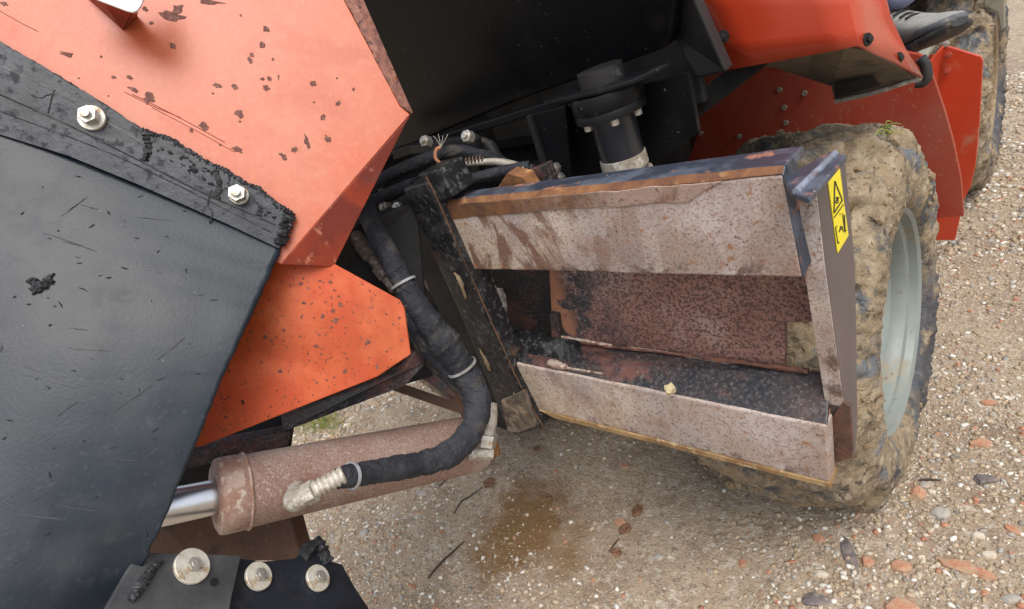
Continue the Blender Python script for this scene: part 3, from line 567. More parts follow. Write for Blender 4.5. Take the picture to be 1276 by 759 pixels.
for a, c in (((1050.5, 268), (1053.2, 290)), ((1052.8, 290), (1054.6, 287)), ((1053.5, 289), (1052.5, 268)), ((1046, 290), (1048, 282)), ((1048, 282), (1051.5, 289)), ((1047.5, 287), (1051, 283)), ((1041.5, 284), (1044.5, 304)), ((1044.5, 304), (1046.5, 302)), ((1041.5, 284), (1043.5, 282)), ((1046.3, 267.5), (1047.8, 267)), ((1049.5, 267), (1050.5, 266.5)), ((1039.5, 272), (1051.5, 255))): b.prism(line(a, c, .9), (-.0004, 0, 0))
b.out('pictogram', m_ink, stko)
# upright bar with its cap bracket
ub = A_([(502, 236), (530, 228), (540, 246), (640, 470), (674, 536), (640, 543), (630, 530), (570, 385)], y=.60)
poly('upright_bar', ub, (0, .05, 0), m_bar, F, .004)
rb = A_([(533, 234), (541, 246), (640, 468), (676, 535), (670, 537), (634, 470)], y=.597)
tube('rail_edge', [q+np.array([0, .004, 0]) for q in rb[:4]], [.0006, .0012, .0014, .002], m_brown, F, n=7, wob=1.2, sub=14)
for q in (((566, 340), (574, 352), (580, 372)), ((598, 436), (606, 452), (610, 462)), ((640, 490), (650, 512), (658, 530))): tube('mud_flake', [at(*w, y=.598) for w in q], [.0015, .0045, .002], m_mud, F, n=8, wob=.8, sub=6)
poly('cap_bracket', A_([(520, 218), (547, 212), (565, 246), (540, 256), (532, 236)], y=.61), (0, .06, 0), m_blackworn, F, .003)
poly('cap_bracket', A_([(468, 236), (520, 224), (532, 236), (505, 240), (478, 246)], y=.64), (0, .06, 0), m_black, F, .003)
poly('bar_foot', A_([(624, 500), (652, 488), (668, 532), (646, 540), (632, 538)], y=.594), (0, .01, 0), m_foot, F, .002)
poly('side_cheek', A_([(496, 262), (536, 262), (578, 352), (636, 500), (640, 540), (612, 530), (585, 470), (520, 330)], y=.655), (0, .012, 0), m_void, F, .002)
poly('swing_bracket', A_([(440, 330), (500, 330), (600, 470), (612, 540), (575, 512), (500, 450)], y=.72), (0, .02, 0), m_dark, F, .003)
tube('coupling', D_([(600, 388, 1.22), (606, 368, 1.22), (604, 348, 1.22)]), [.018, .022, .016], m_fit, F, wob=.3)
tube('coupling', D_([(614, 402, 1.24), (622, 386, 1.24), (618, 362, 1.25)]), [.012, .02, .014], m_fit, F, wob=.3)
for a, b_, m in (((470, 474), (580, 512), m_brown), ((500, 452), (588, 500), m_dark), ((545, 455), (585, 520), m_brown)):
    tube('brace', [dep(*a, 1.22), dep(*((np.array(a)+np.array(b_))/2), 1.22), dep(*b_, 1.22)], .014, m, F, n=4, sub=2)

def roughen(o, amp, cuts=14):
    bm = bmesh.new(); bm.from_mesh(o.data); lng = [e for e in bm.edges if e.calc_length() > .12]
    bmesh.ops.subdivide_edges(bm, edges=lng, cuts=cuts, use_grid_fill=True)
    for q in bm.verts: q.co.z += amp*float(vn(q.co.x, q.co.y, 34, 61)+.6*vn(q.co.x, q.co.y, 110, 62)); q.co.y += .5*amp*float(vn(q.co.x, q.co.z, 16, 63))
    bm.to_mesh(o.data); bm.free()
bpy.context.view_layer.update()
for o in list(bpy.data.objects):
    if o.parent is F and o.name.split('.')[0] in ('upper_rail', 'lower_rail', 'rail_edge', 'edge_strip', 'ledge_lip'): roughen(o, .0026)

# ------------------------------------------------------------------ swing cylinder
E0, E1 = dep(272, 619, .85), dep(600, 551, 1.13); ax = unit(E1-E0); LN = np.linalg.norm(E1-E0)
K = thing('hydraulic_cylinder', E1, 'rust pink hydraulic cylinder with a bare chrome rod below the orange panels', 'hydraulic cylinder')
MB().lathe(E0, ax, [(.028, .006), (.05, .0), (.0545, .004), (.056, .010), (.056, .034), (.0545, .037), (.0545, LN-.02), (.050, LN-.008), (.02, LN)], 64).out('barrel', m_barrel, K, smooth=True)
tube('weld_bead', [E0+ax*.036+(np.cos(t_)*frame(ax)[0]+np.sin(t_)*frame(ax)[1])*.0562 for t_ in np.linspace(0, 6.283, 40)], .0022, m_gland, K, n=7, wob=.5, sub=2)
MB().lathe(E0, ax, [(.026, -.004), (.046, -.006), (.0545, -.002), (.0562, .003), (.0564, .026), (.0555, .030)], 64).out('gland', m_gland, K, smooth=True)
MB().lathe(E0, ax, [(.0, -.34), (.0245, -.34), (.0255, -.335), (.0255, .01), (0, .01)], 48).out('rod', m_chrome, K, smooth=True)
ep = E1+ax*.018
MB().lathe(ep-np.array([.0, .02, -.005]), (-.2, -.9, .1), [(.0, -.022), (.030, -.022), (.036, -.016), (.036, .022), (.030, .028), (0, .028)], 32).out('pivot_eye', m_rustedge, K, smooth=True)
pm = D_([(368, 627, .815), (352, 622, .815)])
tube('port_elbow', D_([(372, 612, .850), (367, 624, .818), (372, 623, .803), (385, 615, .797)]), [.0155, .016, .0145, .0125], m_fit, K, wob=.05)
MB().cyl(dep(380, 618, .798), dep(393, 611, .797), .0160, n=6).out('hex_nut', m_fit, K, bevel=.0012)
fa0, fa1 = dep(390, 612.5, .797), dep(428, 592, .812); fd = unit(fa1-fa0); fl_ = np.linalg.norm(fa1-fa0)
MB().lathe(fa0, fd, [(.008, 0), (.0115, .001)]+[(r_, fl_*t_) for t_ in np.linspace(.08, .9, 6) for r_, t_ in ((.0128, t_), (.0128, t_+.09), (.0112, t_+.10), (.0112, t_+.13))]+[(.0125, fl_), (.008, fl_)], 28).out('crimp_ferrule', m_fit, K, smooth=True)
tube('port_fitting', D_([(612, 503, 1.07), (610, 525, 1.06), (605, 545, 1.05)]), [.012, .014, .016], m_fit, K, wob=.15)
MB().cyl(dep(607, 541, 1.05), dep(604, 556, 1.05), .021, n=6).out('port_nut', m_zinc, K, bevel=.0015)
MB().cyl(dep(583, 564, 1.05), dep(614, 563, 1.06), .016, n=8).out('port_block', m_fit, K, bevel=.002)

# ------------------------------------------------------------------ sleeved hose bundle
Hs = thing('hose_bundle', dep(545, 420, 1.03), 'black sleeved hydraulic hose bundle with pale cable ties hanging beside the upright bar', 'hose bundle')
hp = D_([(452, 248, 1.02), (466, 284, 1.0), (488, 326, .99), (508, 362, .99), (532, 400, .99), (556, 432, 1.0), (578, 462, 1.02), (594, 496, 1.02), (590, 532, 1.0), (566, 562, .97), (530, 577, .94), (480, 586, .88), (434, 594, .825), (420, 597, .812)])
hr = [.016, .018, .0185, .021, .025, .027, .025, .024, .0225, .021, .020, .019, .0165, .014]
hp2, hr2 = smooth_path(hp, hr, 16)
tube('sleeve', hp2, hr2*(1+.05*(rng.random(len(hr2))-.5)+.22*vn(np.arange(len(hr2))/16., 0*hr2, 1.7, 3)+.12*vn(np.arange(len(hr2))/16., 0*hr2, 5, 9)), m_sleeve, Hs, n=30, wob=.10, sub=1)
tube('inner_hose', D_([(500, 350, 1.01), (510, 385, 1.02), (528, 425, 1.04), (552, 455, 1.05), (580, 485, 1.05)]), [.012, .016, .020, .018, .014], m_greyplate, Hs, wob=.2)
m_fitd = (Mat('grimy_fitting', (.17, .145, .115), .65).layer((.05, .042, .035), 40, .5, .1, .9).layer((.34, .31, .26), 60, .6, .06, .7).bumpn(120, .002).done())
for a_, b_, r_, n_ in (((440, 290), (452, 306), .015, 14), ((452, 304), (464, 320), .0185, 6), ((463, 319), (474, 334), .013, 14), ((473, 332), (483, 346), .017, 6), ((482, 345), (494, 362), .0125, 14)):
    MB().cyl(dep(*a_, 1.03), dep(*b_, 1.025), r_, r_*.94, n=n_).out('hose_coupling', m_fitd, Hs, bevel=.002)
tube('side_sleeve', D_([(500, 352, 1.005), (508, 378, 1.0), (524, 410, 1.0), (540, 436, 1.01), (562, 462, 1.03), (582, 478, 1.05)]), [.010, .017, .021, .022, .020, .016], m_sleeve, Hs, wob=.14)
tube('thin_hose', D_([(470, 300, 1.06), (500, 372, 1.06), (520, 430, 1.07), (560, 475, 1.08), (600, 500, 1.08)]), .010, m_hose, Hs)
def tie(i, f=1.06):
    P_, R_ = smooth_path(hp, hr, 8); d = unit(P_[i+1]-P_[i-1]); c = P_[i]
    MB().lathe(c, d, [(R_[i]*f, -.0022), (R_[i]*f+.0018, -.0022), (R_[i]*f+.0018, .0022), (R_[i]*f, .0022)], 26).out('cable_tie', m_tie, Hs)
for i in (22, 47, 95): tie(i)

# ------------------------------------------------------------------ orange pusher blade
Bl = thing('pusher_blade', (-.95, .2, .55), 'orange steel pusher blade faced with a dark scuffed rubber sheet', 'pusher blade')
BN = unit((.8, -.4, .4)); BP = dep(510, 141, .90)
B_ = lambda u, v, o=0: onp(u, v, BP, BN)+BN*o
poly('upper_plate', [B_(*q) for q in ((499, 133), (511, 143), (350, 330), (300, 300), (-120, 80), (-140, -170), (330, -170), (429, 0))], -BN*.014, m_blade, Bl, .0015)
ce = [B_(330, -170, .001), B_(429, 0, .001), B_(499, 133, .001), B_(513, 142, .001)]
co = [onp(352, -176, BP-BN*.010, BN), onp(452, -2, BP-BN*.010, BN), onp(514, 140, BP-BN*.010, BN), onp(514, 143, BP-BN*.01, BN)]
b = MB()
N_ = 60; A1 = np.array(ce); C1 = np.array(co)
def along(q, t): k = min(int(t*3), 2); return q[k]*(1-(t*3-k))+q[k+1]*(t*3-k)
v = []; 
for i in range(N_+1):
    t = i/N_; j = .0018*(rng.random(2)-.5)
    p0 = along(A1, t)+BN*.0006; p1 = along(C1, t); v += [p0+(p0-p1)*j[0]*60, p0*.5+p1*.5+BN*(.002+j[1]), p1, p1-BN*.012, p0-BN*.012]
f = [[i*5+j, i*5+(j+1) % 5, (i+1)*5+(j+1) % 5, (i+1)*5+j] for i in range(N_) for j in range(5)]
mesh('cut_edge', v, f, m_cutedge, Bl)
fa, fb, fc = B_(510, 146), dep(416, 333, .89), B_(350, 330)
poly('side_flange', [fa, fb, fc], -unit((.96, -.26, -.04))*.010, m_flange, Bl, .001)
lp = [(346, 326, .845), (386, 327, .868), (418, 330, .889), (498, 374, .906), (504, 384, .907), (512, 442, .898), (470, 470, .889), (250, 557, .858), (150, 560, .84), (220, 400, .82)]
LN_ = unit((.77, -.49, .41)); LP = dep(418, 334, .889)
m_low = (Mat('rust_specked_orange_paint', (.33, .054, .009), .5, 0, .3).layer((.29, .055, .015), 6, .55, .08, .7, .6, 7, dist=1, off=31).layer((.48, .05, .014), 5, .52, .15, .6).layer((.055, .022, .014), 170, .665, .012, 1, .85, 3).layer((.05, .02, .014), 75, .695, .012, 1, .85, 4, off=4).layer((.62, .18, .07), 14, .58, .12, .4).bumpn(8, .0008).done())
poly('lower_plate', [onp(u, v_, LP, LN_) for u, v_, d in lp], -LN_*.010, m_low, Bl, .0015)
rad_w = MB()
# bare patches where the paint has chipped
def chips(rows, base, nrm, m, off):
    b = MB()
    for u, v, w, h, a in rows:
        n = random.randint(11, 17); c, s_ = math.cos(math.radians(a)), math.sin(math.radians(a)); P_ = []
        for i in range(n):
            t = i*6.283/n; r = .45+.62*random.random(); x, y = w/2*r*math.cos(t), h/2*r*math.sin(t)
            P_.append(onp(u+x*c-y*s_, v+x*s_+y*c, base, nrm)+nrm*off)
        b.prism(P_, -nrm*off*.8)
    return b.out('paint_chips', m, Bl, kind='stuff')
cl = [(5, 5, 12, 7, 20), (84, 68, 22, 7, 15), (215, 21, 40, 14, 10), (222, 12, 14, 18, 60), (262, 3, 38, 7, 5), (189, 29, 7, 5, 0), (216, 58, 12, 9, 50), (126, 71, 4, 3, 0), (142, 97, 8, 4, 10), (161, 97, 12, 8, 30), (166, 112, 17, 6, 25), (186, 123, 16, 20, 80), (254, 158, 16, 11, 20), (238, 163, 7, 5, 20),
      (296, 187, 18, 8, 20), (275, 181, 5, 3, 0), (271, 107, 13, 8, 15), (293, 109, 11, 8, 30), (331, 37, 11, 9, 40), (327, 57, 10, 9, 70), (312, 76, 10, 7, 60), (314, 69, 7, 6, 0), (327, 99, 7, 5, 0), (336, 99, 8, 6, 50), (332, 110, 11, 8, 20), (298, 142, 13, 12, 50), (347, 97, 3, 7, 0), (390, 104, 10, 9, 20), (403, 146, 8, 11, 20),
      (383, 178, 8, 24, 165), (408, 174, 12, 9, 45), (367, 187, 9, 8, 0), (353, 195, 14, 9, 40), (421, 129, 6, 9, 40), (181, 12, 10, 7, 20), (300, 20, 4, 3, 0), (340, 74, 4, 4, 0), (265, 117, 4, 3, 0), (391, 128, 3, 3, 0), (98, 98, 3, 2, 0), (420, 98, 3, 3, 0), (135, 120, 3, 2, 0), (440, 112, 4, 6, 30), (299, 152, 4, 3, 0)]
m_chip = (Mat('bare_brown_steel', (.11, .040, .028), .8).layer((.21, .10, .075), 160, .55, .07, .8).layer((.30, .06, .02), 220, .66, .04, .7).bumpn(200, .0015).done())
chips(cl, BP, BN, m_chip, .0008)
cl2 = []
for k in range(420):
    u = random.uniform(265, 508); v_ = random.uniform(345, 545)
    if v_ > 555-(u-250)*.44 or v_ < 338+max(0, u-420)*.47: continue
    w = 1.0+random.expovariate(.9); cl2.append((u, v_, min(w, 7)*1.25, min(w, 7)*.9, random.uniform(0, 180)))
cl2 += [(418, 400, 12, 7, -20), (402, 395, 6, 8, 20), (394, 432, 10, 5, 20), (349, 463, 7, 6, 0), (415, 388, 7, 6, 0), (330, 420, 7, 6, 30)]
chips(cl2, LP, LN_, m_chip, .0006)
m_scr = Mat('scratch_in_paint', (.24, .05, .025), .7).done()
b = MB()
for a, c, w in (((155, 115), (225, 147), .9), ((165, 118), (280, 178), 1.0), ((190, 135), (292, 190), .8), ((0, 14), (48, 40), .8)):
    b.tube([B_(*a, .0003), B_(*((np.array(a)+np.array(c))/2+rng.normal(0, 1, 2)), .0003), B_(*c, .0003)], .0006*w, 5, 5)
b.out('scratch', m_scr, Bl, kind='stuff')
# white sign plate and a slanted dark orange sheet beneath it
poly('slanted_sheet', [B_(104, -6, .001), B_(153, 38, .001), B_(170, 20, .001), onp(172, 2, BP+BN*.07, BN), onp(118, -10, BP+BN*.07, BN)], -BN*.004, m_flange, Bl, 0)
wpn = BN; wpp = BP+BN*.080
poly('white_plate', [onp(u, v, wpp, wpn) for u, v in ((60, -30), (121, 0), (158, 14), (165, 15.5), (171, 13), (176, 6), (182, -12), (170, -60))], -wpn*.004, m_white, Bl, .0008)
# rubber strip bolted along the plate, torn along its upper edge
te = [(-90, 0), (0, 54), (60, 88), (120, 125), (180, 164), (196, 170), (215, 176), (240, 192), (262, 205), (282, 214), (310, 232), (322, 236), (345, 256), (364, 266)]
pts = []
for i in range(len(te)-1):
    for t in np.arange(0, 1, .2): pts.append(np.array(te[i])*(1-t)+np.array(te[i+1])*t+rng.normal(0, .5+i*.1, 2))
pts += [(364, 267), (362, 276), (366, 284), (359, 292), (358, 300), (352, 308), (349, 312), (290, 284), (180, 235), (90, 198), (0, 170), (-100, 135)]
poly('rubber_strip', [B_(*q, .012) for q in pts], -BN*.011, m_strip, Bl, .0012)
for nm, q, r in (('torn_edge', te[:5], .0022), ('torn_edge', te[4:], .0040)):
    tube(nm, [B_(u+1, v+2.5, .009) for u, v in q], r, m_tear, Bl, n=9, wob=1.1, sub=14)
tube('torn_edge', [B_(u, v, .009) for u, v in ((362, 266), (358, 280), (354, 294), (349, 307))], .008, m_tear, Bl, n=12, wob=.9, sub=12)
tube('torn_edge', [B_(u, v, .011) for u, v in ((186, 172), (189, 186), (184, 204))], .005, m_tear, Bl, n=9, wob=.9, sub=10)
tube('torn_edge', [B_(u, v, .011) for u, v in ((271, 216), (276, 232), (274, 252))], .004, m_tear, Bl, n=9, wob=.9, sub=10)
b = MB()
for k in range(46):
    u, v_ = (random.uniform(196, 345), 0); t = (u-196)/150; v_ = 180+t*92+random.uniform(-6, 12)
    p = B_(u, v_, .0115); b.tube([p-B_(u-random.uniform(2, 6), v_-random.uniform(0, 4), .0115)+p, p+BN*.002, B_(u+random.uniform(1, 4), v_+random.uniform(-2, 4), .0115)], [.0008, random.uniform(.001, .003), .0006], 6, 3, .6)
b.out('torn_edge', m_tear, Bl, kind='stuff')
def groove(q, r, o, m=m_tear): b = MB(); b.tube([B_(u, v, o) for u, v in q], r, 6, 8, .5); return b.out('groove', m, Bl, kind='stuff')
groove([(0, 84), (60, 112), (120, 146), (180, 180)], .0007, .012, m_greyplate)
groove([(0, 120), (90, 160), (180, 205), (255, 243), (345, 283)], .0012, .012); groove([(0, 141), (120, 186), (200, 222), (340, 292)], .0009, .012)
groove([(74, 117), (70, 130), (66, 146)], .0011, .012); groove([(46, 124), (58, 127), (64, 124), (72, 122)], .0010, .012)
groove([(267, 240), (262, 258), (268, 268), (264, 280)], .0012, .012)
for u, v in ((121, 152.5), (301, 247)): hexbolt(B_(u, v, .014), BN, .0125, .013, m_zinc, Bl, wr=.0175 if u < 200 else .0135)
# hanging rubber sheet
re_ = [(352, 306), (340, 336), (326, 368), (312, 398), (296, 432), (278, 472), (258, 522), (236, 575), (212, 634), (186, 690), (150, 762), (110, 830)]
d0 = np.linalg.norm((B_(352, 306)-EYE))/np.linalg.norm(ray(352, 306)); 
NT, NS = 56, 60
Rp, _ = smooth_path([(u, v, 0) for u, v in re_], 1, 6); idx = np.linspace(0, len(Rp)-1, NT+1)
Rp = np.stack([np.interp(idx, np.arange(len(Rp)), Rp[:, k]) for k in (0, 1)], 1)
v = []
for i in range(NT+1):
    t = i/NT; u, w = Rp[i]+rng.normal(0, .7, 2)*[1, .4]*(i > 1)
    pr = dep(u, w, d0*(1-t)+.70*t-.012*math.sin(math.pi*t)); lv = 118+t*760; lt = B_(-90, 118)
    dl = np.linalg.norm(lt-EYE)/np.linalg.norm(ray(-90, 118)); plft = dep(-90, lv, dl*(1-t)+.58*t)
    for j in range(NS+1):
        s_ = j/NS; p = plft*(1-s_)+pr*s_
        bul = .012*math.sin(math.pi*min(1, t*1.3))*math.sin(math.pi*s_)
        wv = .003*float(vn(s_*1.0, t*1.2, 3, 31))+.0012*float(vn(s_, t, 9, 32))
        v.append(p+BN*(bul+wv*min(1, t*5)+.004))
f = [[i*(NS+1)+j, i*(NS+1)+j+1, (i+1)*(NS+1)+j+1, (i+1)*(NS+1)+j] for i in range(NT) for j in range(NS)]
sh = mesh('rubber_sheet', v, f, m_rubber, Bl, smooth=True); sm = sh.modifiers.new('thick', 'SOLIDIFY'); sm.thickness = .010; sm.offset = -1
SHV = np.array(v).reshape(NT+1, NS+1, 3)
def on_sheet(u, v_):                                             # nearest sheet vertices to a photo point
    c = (SHV.reshape(-1, 3)-EYE)@MC.T; q = np.stack([638-714*c[:, 0]/c[:, 2], 380+714*c[:, 1]/c[:, 2]], 1)
    d = np.hypot(q[:, 0]-u, q[:, 1]-v_); k = np.argsort(d)[:4]; w = 1/(d[k]+.5); dd = (-(c[k, 2])*w).sum()/w.sum(); return dep(u, v_, dd-.0005)
b = MB()
for k in range(60):
    u, v_ = random.uniform(0, 300), random.uniform(210, 740)
    if u > 340-(v_-310)*.43: continue
    l = 3+random.expovariate(.28); a = math.radians(random.choice((10, 15, -20, -25, 70, 5))+random.uniform(-15, 15)); du, dv = l*math.cos(a)/2, l*math.sin(a)/2
    b.tube([on_sheet(u-du, v_-dv), on_sheet(u+random.uniform(-.6, .6), v_+random.uniform(-.6, .6)), on_sheet(u+du, v_+dv)], [.0002, random.uniform(.0006, .0013), .0002], 5, 3)
b.out('cut_mark', m_tear, Bl, kind='stuff')
b = MB()
for k in range(22):
    u, v_ = random.uniform(10, 210), random.uniform(230, 700); l = random.uniform(20, 75); a = math.radians(random.choice((12, 16, -32, 8))+random.uniform(-6, 6))
    if u+l*math.cos(a) > 330-(v_-310)*.43: continue
    pts_ = [on_sheet(u+l*t*math.cos(a)+random.uniform(-.5, .5), v_+l*t*math.sin(a)+random.uniform(-.5, .5)) for t in np.linspace(0, 1, 6)]
    b.tube(pts_, [.0001, .0004, .0005, .0004, .0005, .0001], 5, 2)
b.out('scrape', m_greyplate, Bl, kind='stuff')
b = MB()
for q in ([(32, 352), (42, 350), (50, 360), (60, 348), (68, 341)], [(36, 360), (46, 362), (56, 354), (66, 350)], [(40, 368), (46, 360), (44, 352)]):
    b.tube([on_sheet(*p) for p in q], [.001, .004, .006, .004, .001][:len(q)], 8, 6, .8)
b.out('gouge', m_tear, Bl, kind='stuff')
# lower mounting of the cylinder: brown beam, grey bracket, rubber lip and big washers
WP0, WP1, WP2 = dep(235, 708, .76), dep(398, 718, .90), dep(250, 759, .74)
WN = unit(np.cross(WP1-WP0, WP2-WP0)); WN = WN if WN@(EYE-WP0) > 0 else -WN
w_ = lambda u, v, o=0: onp(u, v, WP0, WN)+WN*o
poly('bracket_plate', [w_(*q, .004) for q in ((170, 690), (299, 694), (286, 750), (276, 830), (90, 830))], -WN*.010, m_greyplate, Bl, .0015)
MB().cyl(w_(264, 728, .0045), w_(264, 728, .0065), .0052, n=20).out('bolt_hole', m_void, Bl)
rl = [(292, 690), (330, 696), (372, 690), (384, 684), (404, 684), (412, 694), (430, 700), (436, 712), (450, 736), (466, 760), (484, 790), (500, 830), (260, 830)]
rl = [tuple(np.array(q)+rng.normal(0, 1.2, 2)) for q in rl]
poly('rubber_lip', [w_(*q, -.008) for q in rl], -WN*.030, m_strip, Bl, .003)
tube('lip_ridge', [w_(u, v, -.006) for u, v in ((380, 690), (396, 676), (404, 684), (412, 700))], .010, m_tear, Bl, wob=.7, n=10)
for u, v, o in ((235.5, 709, .007), (324, 717, -.004), (398, 719.5, -.004)): hexbolt(w_(u, v, o), WN, .0095, .006, m_zinc, Bl, wr=.0235 if u < 300 else .0205)
tube('torn_edge', [w_(u, v, .006) for u, v in ((160, 752), (172, 734), (184, 716), (198, 702))], [.004, .007, .006, .003], m_tear, Bl, n=10, wob=.6, sub=10)
poly('brown_beam', [dep(150, 690, .90), dep(190, 640, .91), dep(362, 640, 1.01), dep(378, 700, .985), dep(240, 700, .93)], unit((-.6, .5, -.5))*.05, m_brown, Bl, .004)
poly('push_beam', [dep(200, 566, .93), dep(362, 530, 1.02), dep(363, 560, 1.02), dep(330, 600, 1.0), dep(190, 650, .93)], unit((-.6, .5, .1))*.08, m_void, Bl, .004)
poly('push_beam', [dep(215, 566, .905), dep(360, 538, .985), dep(360, 556, .985), dep(215, 590, .905)], unit((-.6, .5, .1))*.02, m_dark, Bl, .003)
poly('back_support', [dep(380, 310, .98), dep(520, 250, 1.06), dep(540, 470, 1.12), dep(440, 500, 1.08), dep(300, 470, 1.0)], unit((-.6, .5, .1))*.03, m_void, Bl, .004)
poly('back_support', [dep(350, 520, .98), dep(500, 462, 1.02), dep(530, 420, 1.04), dep(530, 455, 1.04), dep(505, 482, 1.02), dep(352, 540, .98)], unit((-.6, .5, .1))*.02, m_dark, Bl, .003)

# ------------------------------------------------------------------ operator: seated out of frame, one shoe on the step
Pn = thing('person', (-.45, 1.95, .76), 'person in blue grey jeans with one grey lace-up shoe resting on the step', 'person')
def skin(name, nodes, edges, m, parent, sub=2):
    c = np.mean([p for p, r in nodes], 0); me = bpy.data.meshes.new(name); me.from_pydata([tuple(np.array(p)-c) for p, r in nodes], edges, []); me.materials.append(m)
    o = link(bpy.data.objects.new(name, me), parent, c); sk_ = o.modifiers.new('skin', 'SKIN'); sk_.use_smooth_shade = True
    for q, (p, r) in zip(me.skin_vertices[0].data, nodes): q.radius = (r, r)
    me.skin_vertices[0].data[0].use_root = True
    o.modifiers.new('sub', 'SUBSURF').render_levels = sub; o.modifiers['sub'].levels = 1; return o
ank = at(1121, 16, y=1.85)
nodes = [((-.78, 2.42, 1.20), .125), ((-.66, 2.38, 1.20), .085), ((-.52, 2.10, 1.24), .068), ((-.42, 1.94, 1.20), .062), (tuple(ank+np.array([-.02, .02, .13])), .058), (tuple(ank), .050),
         ((-.90, 2.38, 1.20), .085), ((-.95, 2.02, 1.22), .066), ((-.95, 1.93, 1.15), .06), ((-.95, 1.95, .95), .05), ((-.95, 1.95, .84), .042)]
skin('trousers', nodes, [(0, 1), (1, 2), (2, 3), (3, 4), (4, 5), (0, 6), (6, 7), (7, 8), (8, 9), (9, 10)], m_denim, Pn)
tn = [((-.78, 2.46, 1.28), .12), ((-.78, 2.48, 1.48), .13), ((-.78, 2.47, 1.70), .13), ((-.78, 2.46, 1.80), .06), ((-.60, 2.45, 1.70), .06), ((-.55, 2.36, 1.48), .045), ((-.58, 2.16, 1.40), .038), ((-.96, 2.45, 1.70), .06), ((-1.0, 2.36, 1.48), .045), ((-.97, 2.16, 1.40), .038)]
skin('shirt', tn, [(0, 1), (1, 2), (2, 3), (2, 4), (4, 5), (5, 6), (2, 7), (7, 8), (8, 9)], m_shirt, Pn)
hn = [((-.78, 2.45, 1.80), .05), ((-.78, 2.44, 1.87), .052), ((-.78, 2.42, 1.95), .085), ((-.78, 2.42, 2.02), .08)]
skin('head', hn, [(0, 1), (1, 2), (2, 3)], m_skin, Pn); skin('hair', [((-.78, 2.45, 2.02), .088), ((-.78, 2.45, 2.06), .07)], [(0, 1)], m_hair, Pn, 1)
for sx in (-.58, -.97):
    hb = [((sx, 2.16, 1.40), .03), ((sx, 2.09, 1.385), .032)]; ed = [(0, 1)]
    for k in range(4): hb += [((sx-.027+k*.018, 2.05, 1.38), .009), ((sx-.027+k*.018, 2.015, 1.365), .008)]; ed += [(1, 2+2*k), (2+2*k, 3+2*k)]
    n0 = len(hb); hb += [((sx+.04, 2.10, 1.375), .010), ((sx+.048, 2.07, 1.365), .009)]; ed += [(1, n0), (n0, n0+1)]
    skin('hand', hb, ed, m_skin, Pn, 1)
heel, toe = at(1106, 82, y=1.86), at(1195, 43, y=1.66); SK = 1.05; fw = unit(toe-heel); FL = np.linalg.norm(toe-heel)
sd_ = unit(np.cross(fw, (0, 0, 1))); upv = np.cross(sd_, fw)
def loft(st, n=20):
    v = []
    for x, w, h0, h1, pw in st:
        for k in range(n):
            t = k*2*math.pi/n; c, s_ = math.cos(t), math.sin(t)
            v.append(heel+fw*x*FL+SK*(sd_*w*math.copysign(abs(c)**pw, c)+upv*((h0+h1)/2+(h1-h0)/2*math.copysign(abs(s_)**pw, s_))))
    m = len(st); f = [[i*n+k, i*n+(k+1) % n, (i+1)*n+(k+1) % n, (i+1)*n+k] for i in range(m-1) for k in range(n)]+[list(range(n))[::-1], list(range((m-1)*n, m*n))]
    return v, f
v, f = loft([(-.02, .022, .022, .085, .8), (.04, .033, .018, .115, .7), (.14, .038, .018, .120, .7), (.26, .039, .018, .115, .7), (.38, .040, .018, .100, .7), (.50, .043, .018, .083, .7), (.64, .047, .018, .068, .7), (.78, .048, .018, .058, .7), (.90, .042, .020, .050, .75), (.98, .028, .022, .042, .8), (1.01, .012, .026, .036, 1)])
sho = mesh('shoe', v, f, m_shoe, Pn, smooth=True)
v, f = loft([(-.035, .024, 0, .024, .6), (.05, .037, -.002, .026, .5), (.2, .041, 0, .025, .5), (.4, .041, .003, .024, .5), (.6, .048, 0, .024, .5), (.8, .051, .001, .026, .5), (.94, .043, .006, .028, .6), (1.03, .016, .016, .032, .8)])
mesh('sole', v, f, m_sole, sho, smooth=True)
v, f = loft([(.70, .0490, .020, .040, .6), (.80, .0492, .020, .048, .6), (.90, .0435, .021, .046, .65), (.985, .0295, .023, .042, .75), (1.02, .012, .027, .036, 1)])
mesh('toe_guard', v, f, m_toecap, sho, smooth=True)
for x in (.30, .38, .46, .53):
    hh = np.interp(x, [.26, .38, .5, .64], [.117, .102, .085, .070])
    tube('lace', [heel+fw*(x*FL+.010*s_)+SK*(sd_*s_*.024+upv*(hh-abs(s_)*.006+.003)) for s_ in (-1, -.4, .2, .7, 1)], .0026, m_lace, sho, n=7, sub=3)
for k in range(3):
    p = heel+fw*FL*(.08+.06*k)+sd_*.039*SK; tube('stitch_band', [p+upv*.03, p+fw*.01+upv*.06+sd_*.0015, p+fw*.022+upv*.09-sd_*.003], .0016, m_sole, sho, n=6)

